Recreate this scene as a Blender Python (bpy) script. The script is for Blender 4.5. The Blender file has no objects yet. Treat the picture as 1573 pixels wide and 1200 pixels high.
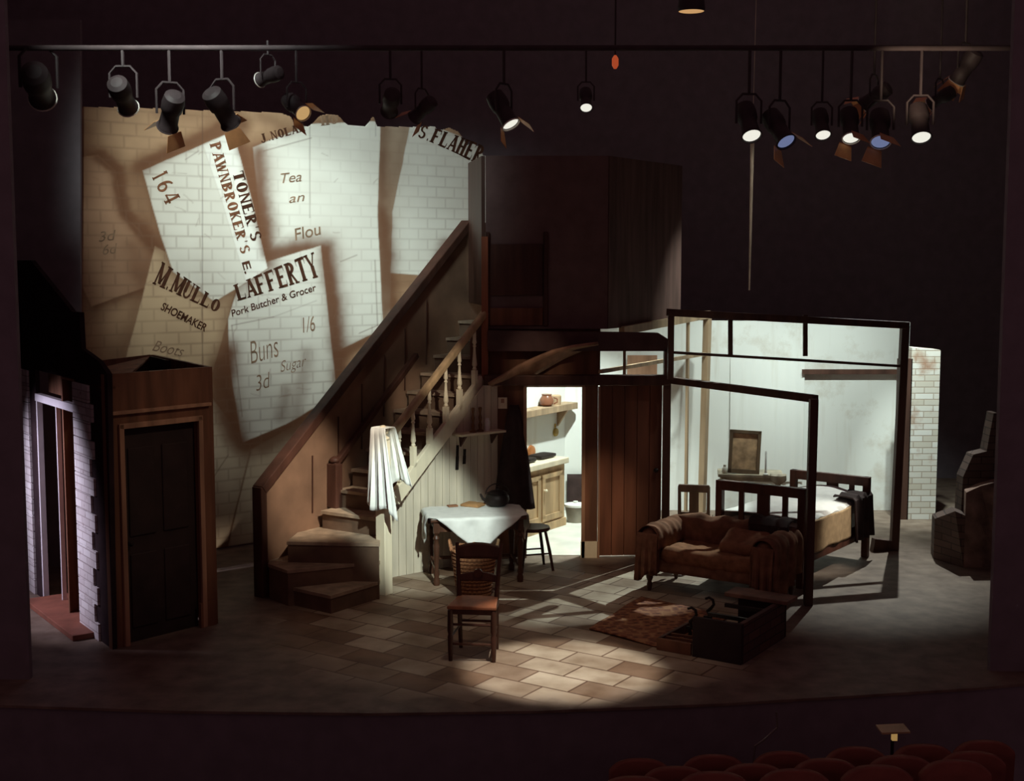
import bpy, bmesh, math, random
import numpy as np
from mathutils import Vector, Matrix, noise as mnoise

C = bpy.context.scene.collection
SC = bpy.context.scene
PI = math.pi
random.seed(7)

# ------------------------------------------------------------------ camera
FPX, CAMH, HOR = 2000.0, 3.2, 200.0
PITCH = math.atan(HOR / FPX)
cam_d = bpy.data.cameras.new('camera')
cam_d.sensor_width = 36.0
cam_d.sensor_fit = 'HORIZONTAL'
cam_d.lens = 36.0 * FPX / 1573.0
cam_d.clip_end = 200
cam = bpy.data.objects.new('camera', cam_d)
C.objects.link(cam)
cam.location = (0, 0, CAMH)
cam.rotation_euler = (PI / 2 - PITCH, 0, 0)
SC.camera = cam

# ------------------------------------------------------------------ world, exposure
SC.view_settings.view_transform = 'Standard'
SC.view_settings.look = 'None'
SC.view_settings.gamma = 1.0
SC.view_settings.exposure = 0.0
SC.view_settings.use_curve_mapping = False
wd = bpy.data.worlds.new('house_dark')
SC.world = wd
wd.use_nodes = True
wb = wd.node_tree.nodes['Background']
wb.inputs[0].default_value = (1.0, 0.50, 0.56, 1)
wb.inputs[1].default_value = 0.07

# ------------------------------------------------------------------ unseen theatre spots, apart from the modelled lanterns
COOL = (0.86, 1.0, 0.93)
NEUT = (1.0, 0.95, 0.84)
WARM = (1.0, 0.80, 0.56)
LAV = (0.86, 0.80, 1.0)


def spot(name, loc, tgt, power, angle, blend=0.5, col=COOL, rad=0.06):
    d = bpy.data.lights.new(name, 'SPOT')
    d.energy = power
    d.spot_size = math.radians(angle)
    d.spot_blend = blend
    d.color = col
    d.shadow_soft_size = rad
    o = bpy.data.objects.new(name, d)
    C.objects.link(o)
    o.location = loc
    o.rotation_euler = (Vector(tgt) - Vector(loc)).to_track_quat('-Z', 'Y').to_euler()
    return o


# backdrop: two unseen lamps in open air above the stage front
spot('spot_backdrop_wash', (-3.1, 8.6, 7.0), (-2.75, 14.7, 3.05), 2000, 34, 0.9, (0.88, 1.0, 0.92), 0.45)
spot('spot_backdrop_hot', (-2.9, 8.6, 7.2), (-1.65, 15.4, 3.65), 2150, 32, 1.0, (0.83, 1.0, 0.96), 0.45)
# newel, under-stairs boards and table
spot('spot_table', (0.3, 8.6, 3.5), (-0.90, 12.75, 0.62), 1120, 20, 0.55, COOL, 0.05)
spot('fill_balusters', (0.5, 8.7, 4.3), (-0.72, 13.25, 2.05), 620, 9.5, 0.9, (1.0, .90, .72), 0.05)  # unseen spot added to brighten the balusters
spot('spot_stairs', (0.2, 9.6, 4.6), (-2.2, 12.95, 0.62), 1500, 16, 1.0, (1.0, .88, .70), 0.06)
# flagstones in front
spot('spot_front', (0.75, 8.4, 6.4), (0.40, 9.93, 0.0), 1750, 15.2, 0.5, NEUT, 0.05)
spot('spot_front_wide', (0.3, 9.5, 6.4), (0.0, 11.2, 0.0), 130, 44, 1.0, WARM, 0.08)
# kitchen
spot('spot_kitchen', (1.15, 14.5, 3.9), (0.60, 15.5, 0.2), 800, 70, 0.6, COOL, 0.05)
# bedroom wall, three unseen lamps just upstage of the tall frame
for _x, _t in ((2.95, 2.35), (3.4, 3.4), (4.4, 4.5)):
    spot('spot_bedroom_wall', (_x, 14.4, 4.8), (_t, 16.3, 0.75), 330, 58, 0.8, COOL, 0.06)
# back light raking the floor and bed
spot('spot_back', (5.4, 17.5, 6.6), (3.6, 13.2, 0.0), 1900, 26, 0.95, (.93, 1.0, .93), 0.03)
spot('spot_back_door', (4.4, 17.3, 6.2), (1.05, 12.75, 0.0), 2200, 17, 0.4, COOL, 0.03)
spot('fill_bed_side', (5.6, 12.2, 3.6), (3.35, 13.2, 0.5), 480, 15, 0.9, NEUT, 0.05)  # unseen spot added to lift the blanket on the bed's near side
spot('spot_brick', (4.6, 14.6, 5.0), (5.10, 15.9, 1.0), 800, 26, 0.7, COOL, 0.05)
# street door
spot('spot_street', (-6.2, 10.6, 2.4), (-3.95, 11.75, 0.85), 520, 54, 0.9, LAV, 0.05)
spot('spot_porch', (0.5, 8.7, 5.0), (-2.9, 11.1, 1.4), 120, 24, 0.9, WARM, 0.1)
spot('fill_doorpost', (1.9, 9.8, 4.6), (0.92, 13.85, 0.45), 520, 12, 1.0, WARM, 0.05)  # added spot, brightens the door post without any lantern there
spot('fill_canopy', (-0.3, 9.4, 4.7), (0.25, 13.7, 2.2), 170, 9, 1.0, WARM, 0.05)  # small added spot to lighten the curved canopy board
spot('fill_flaps', (3.0, 10.3, 4.2), (3.75, 11.6, 5.1), 90, 50, 0.9, WARM, 0.05)  # added spot standing in for the glow of neighbouring lanterns on the flaps
spot('spot_pole', (2.6, 11.3, 5.6), (2.33, 12.4, 3.6), 60, 24, 0.8, NEUT, 0.05)

# ------------------------------------------------------------------ helpers
cp, sp = math.cos(PITCH), math.sin(PITCH)
FW, UPV = Vector((0, cp, -sp)), Vector((0, sp, cp))
EYE = Vector((0, 0, CAMH))


def ray(px, py):
    return Vector(((px - 786.5), 0, 0)) + UPV * (600 - py) + FW * FPX


def F(px, py, z=0.0):          # drawing plan to the level z
    d = ray(px, py)
    return EYE + d * ((z - CAMH) / d.z)


def at(px, py, Y):             # drawing plan to the upright plane y = Y
    d = ray(px, py)
    return EYE + d * (Y / d.y)


def W(px, py, p0, dr):         # drawing plan to the upright plane through p0 along dr
    n = Vector((-dr[1], dr[0], 0))
    d = ray(px, py)
    return EYE + d * ((Vector((p0[0], p0[1], 0)) - EYE).dot(n) / d.dot(n))


U2, V2 = Vector((0.55, 0.835)).normalized(), Vector((0.835, -0.55)).normalized()
TH = math.atan2(V2.y, V2.x)


def frame(x, y, z=0.0, ang=0.0):
    return Matrix.Translation((x, y, z)) @ Matrix.Rotation(ang, 4, 'Z')


def empty(name, loc, label=None, cat=None, group=None, kind=None):
    o = bpy.data.objects.new(name, None)
    o.empty_display_size = 0.1
    C.objects.link(o)
    o.location = loc
    tag(o, label, cat, group, kind)
    return o


def tag(o, label=None, cat=None, group=None, kind=None):
    if label: o['label'] = label
    if cat: o['category'] = cat
    if group: o['group'] = group
    if kind: o['kind'] = kind
    return o


def root_loc(o):
    v = Vector((0, 0, 0))
    while o is not None:
        v += Vector(o.location)
        o = o.parent
    return v


class MB:
    def __init__(self, M=None):
        self.v, self.f, self.M = [], [], (M or Matrix.Identity(4))

    def add(self, vs, fs):
        b = len(self.v)
        self.v += [self.M @ Vector(p) for p in vs]
        self.f += [tuple(i + b for i in f) for f in fs]
        return self

    def box(self, c, s, rz=0.0):
        x, y, z = s[0] / 2, s[1] / 2, s[2] / 2
        R = Matrix.Rotation(rz, 3, 'Z')
        vs = [Vector(c) + R @ Vector((i * x, j * y, k * z)) for k in (-1, 1) for j in (-1, 1) for i in (-1, 1)]
        return self.add(vs, [(0, 2, 3, 1), (4, 5, 7, 6), (0, 1, 5, 4), (2, 6, 7, 3), (0, 4, 6, 2), (1, 3, 7, 5)])

    def beam(self, p, q, w, h, up=(0, 0, 1)):
        p, q = Vector(p), Vector(q)
        d = (q - p).normalized()
        s = d.cross(Vector(up))
        if s.length < 1e-4: s = d.cross(Vector((1, 0, 0)))
        s.normalize()
        t = s.cross(d)
        vs = [b + s * (i * w / 2) + t * (j * h / 2) for b in (p, q) for i, j in ((-1, -1), (1, -1), (1, 1), (-1, 1))]
        return self.add(vs, [(3, 2, 1, 0), (4, 5, 6, 7), (0, 1, 5, 4), (1, 2, 6, 5), (2, 3, 7, 6), (3, 0, 4, 7)])

    def tube(self, pts, r, n=10, closed=False):
        pts = [Vector(p) for p in pts]
        m = len(pts)
        rr = r if isinstance(r, (list, tuple)) else [r] * m
        vs, fs = [], []
        nrm = None
        for i, p in enumerate(pts):
            if closed:
                t = (pts[(i + 1) % m] - pts[i - 1]).normalized()
            else:
                t = (pts[min(i + 1, m - 1)] - pts[max(i - 1, 0)]).normalized()
            if nrm is None:
                nrm = t.cross(Vector((0, 0, 1)))
                if nrm.length < 1e-3: nrm = t.cross(Vector((0, 1, 0)))
            nrm = (nrm - t * nrm.dot(t)).normalized()
            b = t.cross(nrm)
            vs += [p + (nrm * math.cos(2 * PI * k / n) + b * math.sin(2 * PI * k / n)) * rr[i] for k in range(n)]
        for i in range(m if closed else m - 1):
            j = (i + 1) % m
            fs += [(i * n + k, i * n + (k + 1) % n, j * n + (k + 1) % n, j * n + k) for k in range(n)]
        if not closed:
            fs += [tuple(reversed(range(n))), tuple((m - 1) * n + k for k in range(n))]
        return self.add(vs, fs)

    def lathe(self, prof, o=(0, 0, 0), n=20, R=None, caps=True):
        R = R or Matrix.Identity(3)
        vs, fs = [], []
        for r, z in prof:
            vs += [Vector(o) + R @ Vector((r * math.cos(2 * PI * k / n), r * math.sin(2 * PI * k / n), z)) for k in range(n)]
        for i in range(len(prof) - 1):
            fs += [(i * n + k, i * n + (k + 1) % n, (i + 1) * n + (k + 1) % n, (i + 1) * n + k) for k in range(n)]
        if caps:
            fs += [tuple(reversed(range(n))), tuple((len(prof) - 1) * n + k for k in range(n))]
        return self.add(vs, fs)

    def plate(self, pts, th):
        """polygon pts pushed by the vector th"""
        pts = [Vector(p) for p in pts]
        n = len(pts)
        vs = pts + [p + Vector(th) for p in pts]
        fs = [tuple(range(n)), tuple(reversed(range(n, 2 * n)))]
        fs += [((i + 1) % n, i, n + i, n + (i + 1) % n) for i in range(n)]
        return self.add(vs, fs)

    def grid(self, fn, nu, nv):
        vs = [fn(i / nu, j / nv) for j in range(nv + 1) for i in range(nu + 1)]
        w = nu + 1
        return self.add(vs, [(j * w + i, j * w + i + 1, (j + 1) * w + i + 1, (j + 1) * w + i) for j in range(nv) for i in range(nu)])

    def soft(self, c, s, r=0.05, n=10, amp=0.0, fr=6.0, seed=0.0, rz=0.0):
        """a padded box: rounded by r, creased by noise"""
        c = Vector(c)
        R = Matrix.Rotation(rz, 3, 'Z')
        h = Vector(s) / 2
        r = min(r, h.x, h.y, h.z)
        inner = h - Vector((r, r, r))
        idx, vs, fs = {}, [], []

        def vert(i, j, k):
            key = (i, j, k)
            if key not in idx:
                p = Vector(((2 * i / n - 1) * h.x, (2 * j / n - 1) * h.y, (2 * k / n - 1) * h.z))
                q = Vector([max(-inner[a], min(inner[a], p[a])) for a in range(3)])
                d = p - q
                if d.length > 1e-6:
                    p = q + d.normalized() * r
                if amp:
                    w = mnoise.noise(Vector((p.x * fr + seed, p.y * fr * 0.8, p.z * fr * 0.6 + seed)))
                    w += 0.5 * mnoise.noise(Vector((p.x * fr * 2.3, p.y * fr * 2.1 + seed, p.z * fr * 1.6)))
                    p = p + (d.normalized() if d.length > 1e-6 else Vector((0, 0, 1))) * w * amp
                idx[key] = len(vs)
                vs.append(c + R @ p)
            return idx[key]
        for a in range(n):
            for b in range(n):
                for k in (0, n):
                    q = [(a, b), (a + 1, b), (a + 1, b + 1), (a, b + 1)]
                    if k == 0: q = q[::-1]
                    fs.append(tuple(vert(x, y, k) for x, y in q))
                    fs.append(tuple(vert(k, x, y) for x, y in q))
                    fs.append(tuple(vert(y, k, x) for x, y in q))
        return self.add(vs, fs)

    def build(self, name, mat, parent=None, bevel=0.0, smooth=False, solid=0.0, sub=0):
        off = root_loc(parent) if parent is not None else Vector((0, 0, 0))
        me = bpy.data.meshes.new(name)
        me.from_pydata([tuple(p - off) for p in self.v], [], self.f)
        me.validate()
        if smooth:
            me.polygons.foreach_set('use_smooth', [True] * len(me.polygons))
            try: me.set_sharp_from_angle(angle=math.radians(42))
            except Exception: pass
        me.materials.append(mat)
        o = bpy.data.objects.new(name, me)
        C.objects.link(o)
        if parent is not None: o.parent = parent
        if solid:
            m = o.modifiers.new('thick', 'SOLIDIFY'); m.thickness = solid; m.offset = 0
        if sub:
            m = o.modifiers.new('sub', 'SUBSURF'); m.levels = sub; m.render_levels = sub
        if bevel:
            m = o.modifiers.new('bevel', 'BEVEL'); m.width = bevel; m.segments = 2; m.limit_method = 'ANGLE'
        return o


def single(mb, name, mat, label, cat, group=None, **kw):
    return tag(mb.build(name, mat, **kw), label, cat, group)


def structure(mb, name, mat, label=None, **kw):
    o = mb.build(name, mat, **kw)
    o['kind'] = 'structure'
    if label: o['label'] = label
    return o


def copy_tree(o, parent=None):
    c = o.copy()
    C.objects.link(c)
    if parent is not None: c.parent = parent
    for ch in list(o.children):
        copy_tree(ch, c)
    return c


# ------------------------------------------------------------------ materials
def lin(r, g, b):
    f = lambda c: (c / 255 / 12.92) if c / 255 <= 0.04045 else ((c / 255 + 0.055) / 1.055) ** 2.4
    return (f(r), f(g), f(b), 1)


def new_mat(name):
    m = bpy.data.materials.new(name)
    m.use_nodes = True
    nt = m.node_tree
    return m, nt, nt.nodes['Principled BSDF']


def plain(name, col, rough=0.7, metal=0.0, var=0.25, scale=6.0, stretch=(1, 1, 1), bump=0.0, spec=0.3):
    """a base colour broken by noise"""
    m, nt, b = new_mat(name)
    N, L = nt.nodes.new, nt.links.new
    tc = N('ShaderNodeTexCoord'); mp = N('ShaderNodeMapping')
    mp.inputs['Scale'].default_value = [scale * s for s in stretch]
    L(tc.outputs['Object'], mp.inputs[0])
    no = N('ShaderNodeTexNoise'); no.inputs['Scale'].default_value = 1.0; no.inputs['Detail'].default_value = 6
    L(mp.outputs[0], no.inputs['Vector'])
    rp = N('ShaderNodeValToRGB')
    c = Vector(col[:3])
    rp.color_ramp.elements[0].position = 0.3
    rp.color_ramp.elements[1].position = 0.7
    rp.color_ramp.elements[0].color = tuple(c * (1 - var)) + (1,)
    rp.color_ramp.elements[1].color = tuple(min(0.95, x * (1 + var)) for x in c) + (1,)
    L(no.outputs[0], rp.inputs[0]); L(rp.outputs[0], b.inputs['Base Color'])
    b.inputs['Roughness'].default_value = rough
    b.inputs['Metallic'].default_value = metal
    b.inputs['Specular IOR Level'].default_value = spec
    if bump:
        bp = N('ShaderNodeBump'); bp.inputs['Strength'].default_value = bump; bp.inputs['Distance'].default_value = 0.01
        L(no.outputs[0], bp.inputs['Height']); L(bp.outputs[0], b.inputs['Normal'])
    return m


def wood(name, col, rough=0.55, var=0.35, scale=9.0):
    return plain(name, col, rough, 0, var, scale, (1, 1, 0.12), 0.1)


def emit(name, col, strength):
    m, nt, b = new_mat(name)
    b.inputs['Base Color'].default_value = (0.05, 0.05, 0.05, 1)
    b.inputs['Emission Color'].default_value = tuple(col) + (1,)
    b.inputs['Emission Strength'].default_value = strength
    return m


def brickmat(name, c1, c2, mortar, ang=0.0, scale=1.0, bw=0.23, rh=0.075, bump=0.3, flakes=None):
    """courses laid along the direction ang in plan"""
    m, nt, b = new_mat(name)
    N, L = nt.nodes.new, nt.links.new
    ge = N('ShaderNodeNewGeometry')
    dot = N('ShaderNodeVectorMath'); dot.operation = 'DOT_PRODUCT'
    dot.inputs[1].default_value = (math.cos(ang), math.sin(ang), 0)
    L(ge.outputs['Position'], dot.inputs[0])
    sx = N('ShaderNodeSeparateXYZ'); L(ge.outputs['Position'], sx.inputs[0])
    cx = N('ShaderNodeCombineXYZ'); L(dot.outputs['Value'], cx.inputs[0]); L(sx.outputs['Z'], cx.inputs[1])
    br = N('ShaderNodeTexBrick')
    br.inputs['Color1'].default_value = c1; br.inputs['Color2'].default_value = c2; br.inputs['Mortar'].default_value = mortar
    br.inputs['Scale'].default_value = scale
    br.inputs['Brick Width'].default_value = bw; br.inputs['Row Height'].default_value = rh
    br.inputs['Mortar Size'].default_value = 0.006; br.inputs['Mortar Smooth'].default_value = 0.3
    L(cx.outputs[0], br.inputs['Vector'])
    out = br.outputs['Color']
    if flakes:
        no = N('ShaderNodeTexNoise'); no.inputs['Scale'].default_value = flakes[1]; no.inputs['Detail'].default_value = 5
        L(ge.outputs['Position'], no.inputs['Vector'])
        rp = N('ShaderNodeValToRGB'); rp.color_ramp.elements[0].position = flakes[2]; rp.color_ramp.elements[1].position = flakes[2] + 0.12
        L(no.outputs[0], rp.inputs[0])
        mx = N('ShaderNodeMix'); mx.data_type = 'RGBA'
        L(rp.outputs[0], mx.inputs['Factor']); L(out, mx.inputs['A']); mx.inputs['B'].default_value = flakes[0]
        out = mx.outputs['Result']
    L(out, b.inputs['Base Color'])
    b.inputs['Roughness'].default_value = 0.85
    bp = N('ShaderNodeBump'); bp.inputs['Strength'].default_value = bump; bp.inputs['Distance'].default_value = 0.01; bp.invert = True
    L(br.outputs['Fac'], bp.inputs['Height']); L(bp.outputs[0], b.inputs['Normal'])
    return m


def plaster(name, base, stain, amount=0.56):
    """old distempered wall: pale ground, rubbed brown blotches, faint drips"""
    m, nt, b = new_mat(name)
    N, L = nt.nodes.new, nt.links.new
    ge = N('ShaderNodeNewGeometry')
    n1 = N('ShaderNodeTexNoise'); n1.inputs['Scale'].default_value = 1.3; n1.inputs['Detail'].default_value = 8; n1.inputs['Roughness'].default_value = 0.65
    L(ge.outputs['Position'], n1.inputs['Vector'])
    r1 = N('ShaderNodeValToRGB'); r1.color_ramp.elements[0].position = amount; r1.color_ramp.elements[1].position = amount + 0.22
    L(n1.outputs[0], r1.inputs[0])
    mp = N('ShaderNodeMapping'); mp.inputs['Scale'].default_value = (9, 9, 0.8)
    L(ge.outputs['Position'], mp.inputs[0])
    n2 = N('ShaderNodeTexNoise'); n2.inputs['Scale'].default_value = 1; n2.inputs['Detail'].default_value = 4
    L(mp.outputs[0], n2.inputs['Vector'])
    r2 = N('ShaderNodeValToRGB'); r2.color_ramp.elements[0].position = 0.62; r2.color_ramp.elements[1].position = 0.8
    r2.color_ramp.elements[1].color = (0.35, 0.35, 0.35, 1)
    L(n2.outputs[0], r2.inputs[0])
    ad = N('ShaderNodeMath'); ad.operation = 'MAXIMUM'
    L(r1.outputs[0], ad.inputs[0]); L(r2.outputs[0], ad.inputs[1])
    mu = N('ShaderNodeMath'); mu.operation = 'MULTIPLY'; mu.inputs[1].default_value = 0.75
    L(ad.outputs[0], mu.inputs[0])
    mx = N('ShaderNodeMix'); mx.data_type = 'RGBA'
    L(mu.outputs[0], mx.inputs['Factor']); mx.inputs['A'].default_value = base; mx.inputs['B'].default_value = stain
    L(mx.outputs['Result'], b.inputs['Base Color'])
    b.inputs['Roughness'].default_value = 0.9
    return m


def floor_mat():
    """dark painted stage cloth with diagonal flagstones inside the room area"""
    m, nt, b = new_mat('stage_floor_paint')
    N, L = nt.nodes.new, nt.links.new
    ge = N('ShaderNodeNewGeometry')
    mp = N('ShaderNodeMapping'); mp.vector_type = 'POINT'
    mp.inputs['Rotation'].default_value = (0, 0, -TH)
    L(ge.outputs['Position'], mp.inputs[0])
    br = N('ShaderNodeTexBrick')
    br.inputs['Color1'].default_value = (0.58, 0.50, 0.39, 1); br.inputs['Color2'].default_value = (0.23, 0.14, 0.09, 1)
    br.inputs['Mortar'].default_value = (0.16, 0.095, 0.065, 1)
    br.inputs['Scale'].default_value = 1.0; br.inputs['Brick Width'].default_value = 0.44; br.inputs['Row Height'].default_value = 0.30
    br.inputs['Mortar Size'].default_value = 0.012; br.inputs['Mortar Smooth'].default_value = 0.6
    L(mp.outputs[0], br.inputs['Vector'])
    n1 = N('ShaderNodeTexNoise'); n1.inputs['Scale'].default_value = 2.2; n1.inputs['Detail'].default_value = 7
    L(ge.outputs['Position'], n1.inputs['Vector'])
    rn = N('ShaderNodeValToRGB')
    rn.color_ramp.elements[0].position = 0.32; rn.color_ramp.elements[0].color = (0.5, 0.42, 0.36, 1)
    rn.color_ramp.elements[1].position = 0.68; rn.color_ramp.elements[1].color = (1.1, 1.1, 1.1, 1)
    L(n1.outputs[0], rn.inputs[0])
    mult = N('ShaderNodeMix'); mult.data_type = 'RGBA'; mult.blend_type = 'MULTIPLY'; mult.inputs['Factor'].default_value = 1
    L(br.outputs['Color'], mult.inputs['A']); L(rn.outputs[0], mult.inputs['B'])
    # bare stage cloth
    n2 = N('ShaderNodeTexNoise'); n2.inputs['Scale'].default_value = 5; n2.inputs['Detail'].default_value = 8
    L(ge.outputs['Position'], n2.inputs['Vector'])
    r2 = N('ShaderNodeValToRGB')
    r2.color_ramp.elements[0].position = 0.3; r2.color_ramp.elements[0].color = (0.13, 0.088, 0.066, 1)
    r2.color_ramp.elements[1].position = 0.75; r2.color_ramp.elements[1].color = (0.26, 0.20, 0.155, 1)
    L(n2.outputs[0], r2.inputs[0])
    # flagged area: distance from the room centre, ragged by noise
    ds = N('ShaderNodeVectorMath'); ds.operation = 'DISTANCE'; ds.inputs[1].default_value = (0.15, 11.4, 0)
    L(ge.outputs['Position'], ds.inputs[0])
    ad = N('ShaderNodeMath'); ad.operation = 'MULTIPLY_ADD'; ad.inputs[1].default_value = 0.9
    L(n1.outputs[0], ad.inputs[0]); L(ds.outputs['Value'], ad.inputs[2])
    rm = N('ShaderNodeMapRange'); rm.inputs['From Min'].default_value = 2.45; rm.inputs['From Max'].default_value = 2.8
    L(ad.outputs[0], rm.inputs[0])
    mx = N('ShaderNodeMix'); mx.data_type = 'RGBA'
    L(rm.outputs[0], mx.inputs['Factor']); L(mult.outputs['Result'], mx.inputs['A']); L(r2.outputs[0], mx.inputs['B'])
    L(mx.outputs['Result'], b.inputs['Base Color'])
    b.inputs['Roughness'].default_value = 0.62
    b.inputs['Specular IOR Level'].default_value = 0.25
    return m


def weave(name, col, col2, scale=60):
    m, nt, b = new_mat(name)
    N, L = nt.nodes.new, nt.links.new
    tc = N('ShaderNodeTexCoord')
    ck = N('ShaderNodeTexChecker'); ck.inputs['Scale'].default_value = scale
    ck.inputs['Color1'].default_value = col; ck.inputs['Color2'].default_value = col2
    L(tc.outputs['Object'], ck.inputs['Vector']); L(ck.outputs['Color'], b.inputs['Base Color'])
    b.inputs['Roughness'].default_value = 0.8
    return m


def rug_mat():
    m, nt, b = new_mat('patterned_rug')
    N, L = nt.nodes.new, nt.links.new
    tc = N('ShaderNodeTexCoord')
    vo = N('ShaderNodeTexVoronoi'); vo.inputs['Scale'].default_value = 16; vo.distance = 'CHEBYCHEV'
    L(tc.outputs['Object'], vo.inputs['Vector'])
    rp = N('ShaderNodeValToRGB')
    e = rp.color_ramp.elements
    e[0].position = 0.15; e[0].color = (0.10, 0.028, 0.016, 1)
    e[1].position = 0.8; e[1].color = (0.42, 0.22, 0.10, 1)
    x = e.new(0.42); x.color = (0.24, 0.085, 0.04, 1)
    L(vo.outputs['Distance'], rp.inputs[0]); L(rp.outputs[0], b.inputs['Base Color'])
    b.inputs['Roughness'].default_value = 0.95
    return m


def attr_mat(name, attr):
    m, nt, b = new_mat(name)
    a = nt.nodes.new('ShaderNodeAttribute'); a.attribute_name = attr
    nt.links.new(a.outputs['Color'], b.inputs['Base Color'])
    b.inputs['Roughness'].default_value = 0.95
    b.inputs['Specular IOR Level'].default_value = 0.1
    return m


BLACK = plain('black_drape', (0.22, 0.19, 0.21), 0.95, var=0.1, spec=0.05)
DARKFLAT = plain('black_flat', (0.10, 0.06, 0.058), 0.9, var=0.15, spec=0.05)
BROWN = wood('brown_stained_flat', (0.17, 0.075, 0.042), 0.7)
BROWN_L = wood('brown_moulding', (0.36, 0.20, 0.125), 0.6)
BROWN_D = wood('dark_brown_wood', (0.075, 0.032, 0.022), 0.5)
DOORW = wood('door_wood', (0.17, 0.065, 0.036), 0.55)
DOORDK = plain('near_black_door', (0.03, 0.017, 0.016), 0.8)
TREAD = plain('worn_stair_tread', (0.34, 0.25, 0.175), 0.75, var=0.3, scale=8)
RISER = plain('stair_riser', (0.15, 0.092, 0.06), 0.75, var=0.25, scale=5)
CREAM = wood('cream_painted_wood', (0.78, 0.68, 0.50), 0.55, var=0.10)
BOARD = wood('whitewashed_boards', (0.62, 0.54, 0.42), 0.75, var=0.22, scale=7)
STAIRWALL = plain('tan_stair_wall', (0.21, 0.122, 0.078), 0.85, var=0.3, scale=2.2)
LINEN = plain('white_linen', (0.80, 0.80, 0.76), 0.9, var=0.06, scale=12)
WOODTAB = wood('dark_table_wood', (0.085, 0.035, 0.02), 0.4)
CHAIRW = wood('chair_wood', (0.07, 0.028, 0.018), 0.4)
SEATW = wood('chair_seat_wood', (0.27, 0.10, 0.05), 0.45)
WICKER = weave('wicker', (0.34, 0.15, 0.065, 1), (0.19, 0.075, 0.03, 1), 45)
IRON = plain('black_iron', (0.03, 0.022, 0.02), 0.5, metal=0.4)
PLAS = plaster('distempered_wall', (0.80, 0.81, 0.77, 1), (0.40, 0.29, 0.18, 1), 0.54)
KWALL = plaster('kitchen_wall', (0.80, 0.81, 0.77, 1), (0.50, 0.40, 0.26, 1), 0.66)
BRICKW = brickmat('whitewashed_brick', (0.80, 0.79, 0.74, 1), (0.62, 0.57, 0.48, 1), (0.42, 0.34, 0.27, 1), 0.0, flakes=((0.38, 0.20, 0.12, 1), 2.6, 0.56))
FABRIC = plain('sofa_throw_fabric', (0.23, 0.115, 0.07), 0.95, var=0.35, scale=9, bump=0.3, spec=0.1)
FABRIC2 = plain('sofa_seat_fabric', (0.27, 0.13, 0.07), 0.95, var=0.3, scale=14, bump=0.3, spec=0.1)
CUSHF = plain('cushion_fabric', (0.30, 0.15, 0.085), 0.95, var=0.25, scale=12, bump=0.2, spec=0.1)
BLANKET = plain('tan_blanket', (0.50, 0.34, 0.19), 0.95, var=0.15, scale=14, bump=0.2)
DARKCLOTH = plain('dark_cloth', (0.045, 0.026, 0.024), 0.9, var=0.3, scale=8)
BEDW = wood('bed_wood', (0.10, 0.035, 0.022), 0.45)
PINE = wood('bare_pine', (0.50, 0.34, 0.19), 0.6, var=0.3)
FRAMEW = wood('dark_timber_frame', (0.085, 0.04, 0.028), 0.6)
TANTIM = wood('tan_timber', (0.36, 0.25, 0.155), 0.6)
PAINTW = plain('white_frame_paint', (0.66, 0.62, 0.66), 0.5, var=0.1)

# ------------------------------------------------------------------ setting: floor, blacks, stalls
arc = [(-7.2, 9.9), (-5.5, 9.42), (-4, 9.17), (-2.4, 9.02), (-1, 8.97), (0.2, 9.02), (1.5, 9.17), (3.5, 9.52), (5.2, 9.95), (7.2, 10.6)]
fl = MB(); fl.plate([(x, y, 0) for x, y in arc] + [(7.2, 19, 0), (-7.2, 19, 0)], (0, 0, -0.02))
structure(fl, 'floor', floor_mat())
fa = MB()
for (x0, y0), (x1, y1) in zip(arc[:-1], arc[1:]):
    fa.plate([(x0, y0 + 0.02, -0.021), (x1, y1 + 0.02, -0.021), (x1, y1 + 0.02, -1.0), (x0, y0 + 0.02, -1.0)], (0, 0.03, 0))
structure(fa, 'trim_1', BLACK)
structure(MB().box((0, 19.05, 3.6), (14.6, 0.1, 9.5)), 'wall_back', BLACK)
structure(MB().box((-5.75, 9.75, 3.4), (4.1, 0.06, 8.8)), 'wall_left', BLACK)
structure(MB().box((5.79, 9.95, 3.4), (4.1, 0.06, 8.8)), 'wall_right', BLACK)
structure(MB().box((-7.25, 14.4, 3.6), (0.06, 9.2, 9.5)), 'wall_far_left', BLACK)
structure(MB().box((7.25, 14.4, 3.6), (0.06, 9.2, 9.5)), 'wall_far_right', BLACK)
# wing flat hiding the left end of the backdrop
structure(MB().plate([at(123.5, 30, 13.15), at(123.5, 870, 13.15), at(10, 870, 13.15), at(10, 30, 13.15)], (0, 0.05, 0)), 'wall_wing', BLACK)
tier = MB()
for k, (ya, yb, z) in enumerate([(8.3, 8.98, -1.0), (7.6, 8.3, -0.80), (6.9, 7.6, -0.60), (6.2, 6.9, -0.40)]):
    tier.box((0, (ya + yb) / 2, z - 0.05), (14, yb - ya - 0.002, 0.1 + 0.2 * 0))
    tier.box((0, ya + 0.01, z + 0.05), (14, 0.02, 0.2))
structure(tier, 'floor_stalls', BLACK)

# ------------------------------------------------------------------ painted backdrop
# a scenic cloth: brick courses and overlapping paper billheads are paint on the cloth itself
BP0, BPD = Vector((-3.15, 14.3, 0)), Vector((2.77, 2.30, 0)).normalized()
BN = Vector((BPD.y, -BPD.x, 0))                       # towards the stalls


def bd(px, py, off=0.0):
    p = BP0 + BN * off
    return W(px, py, p, BPD)


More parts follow.
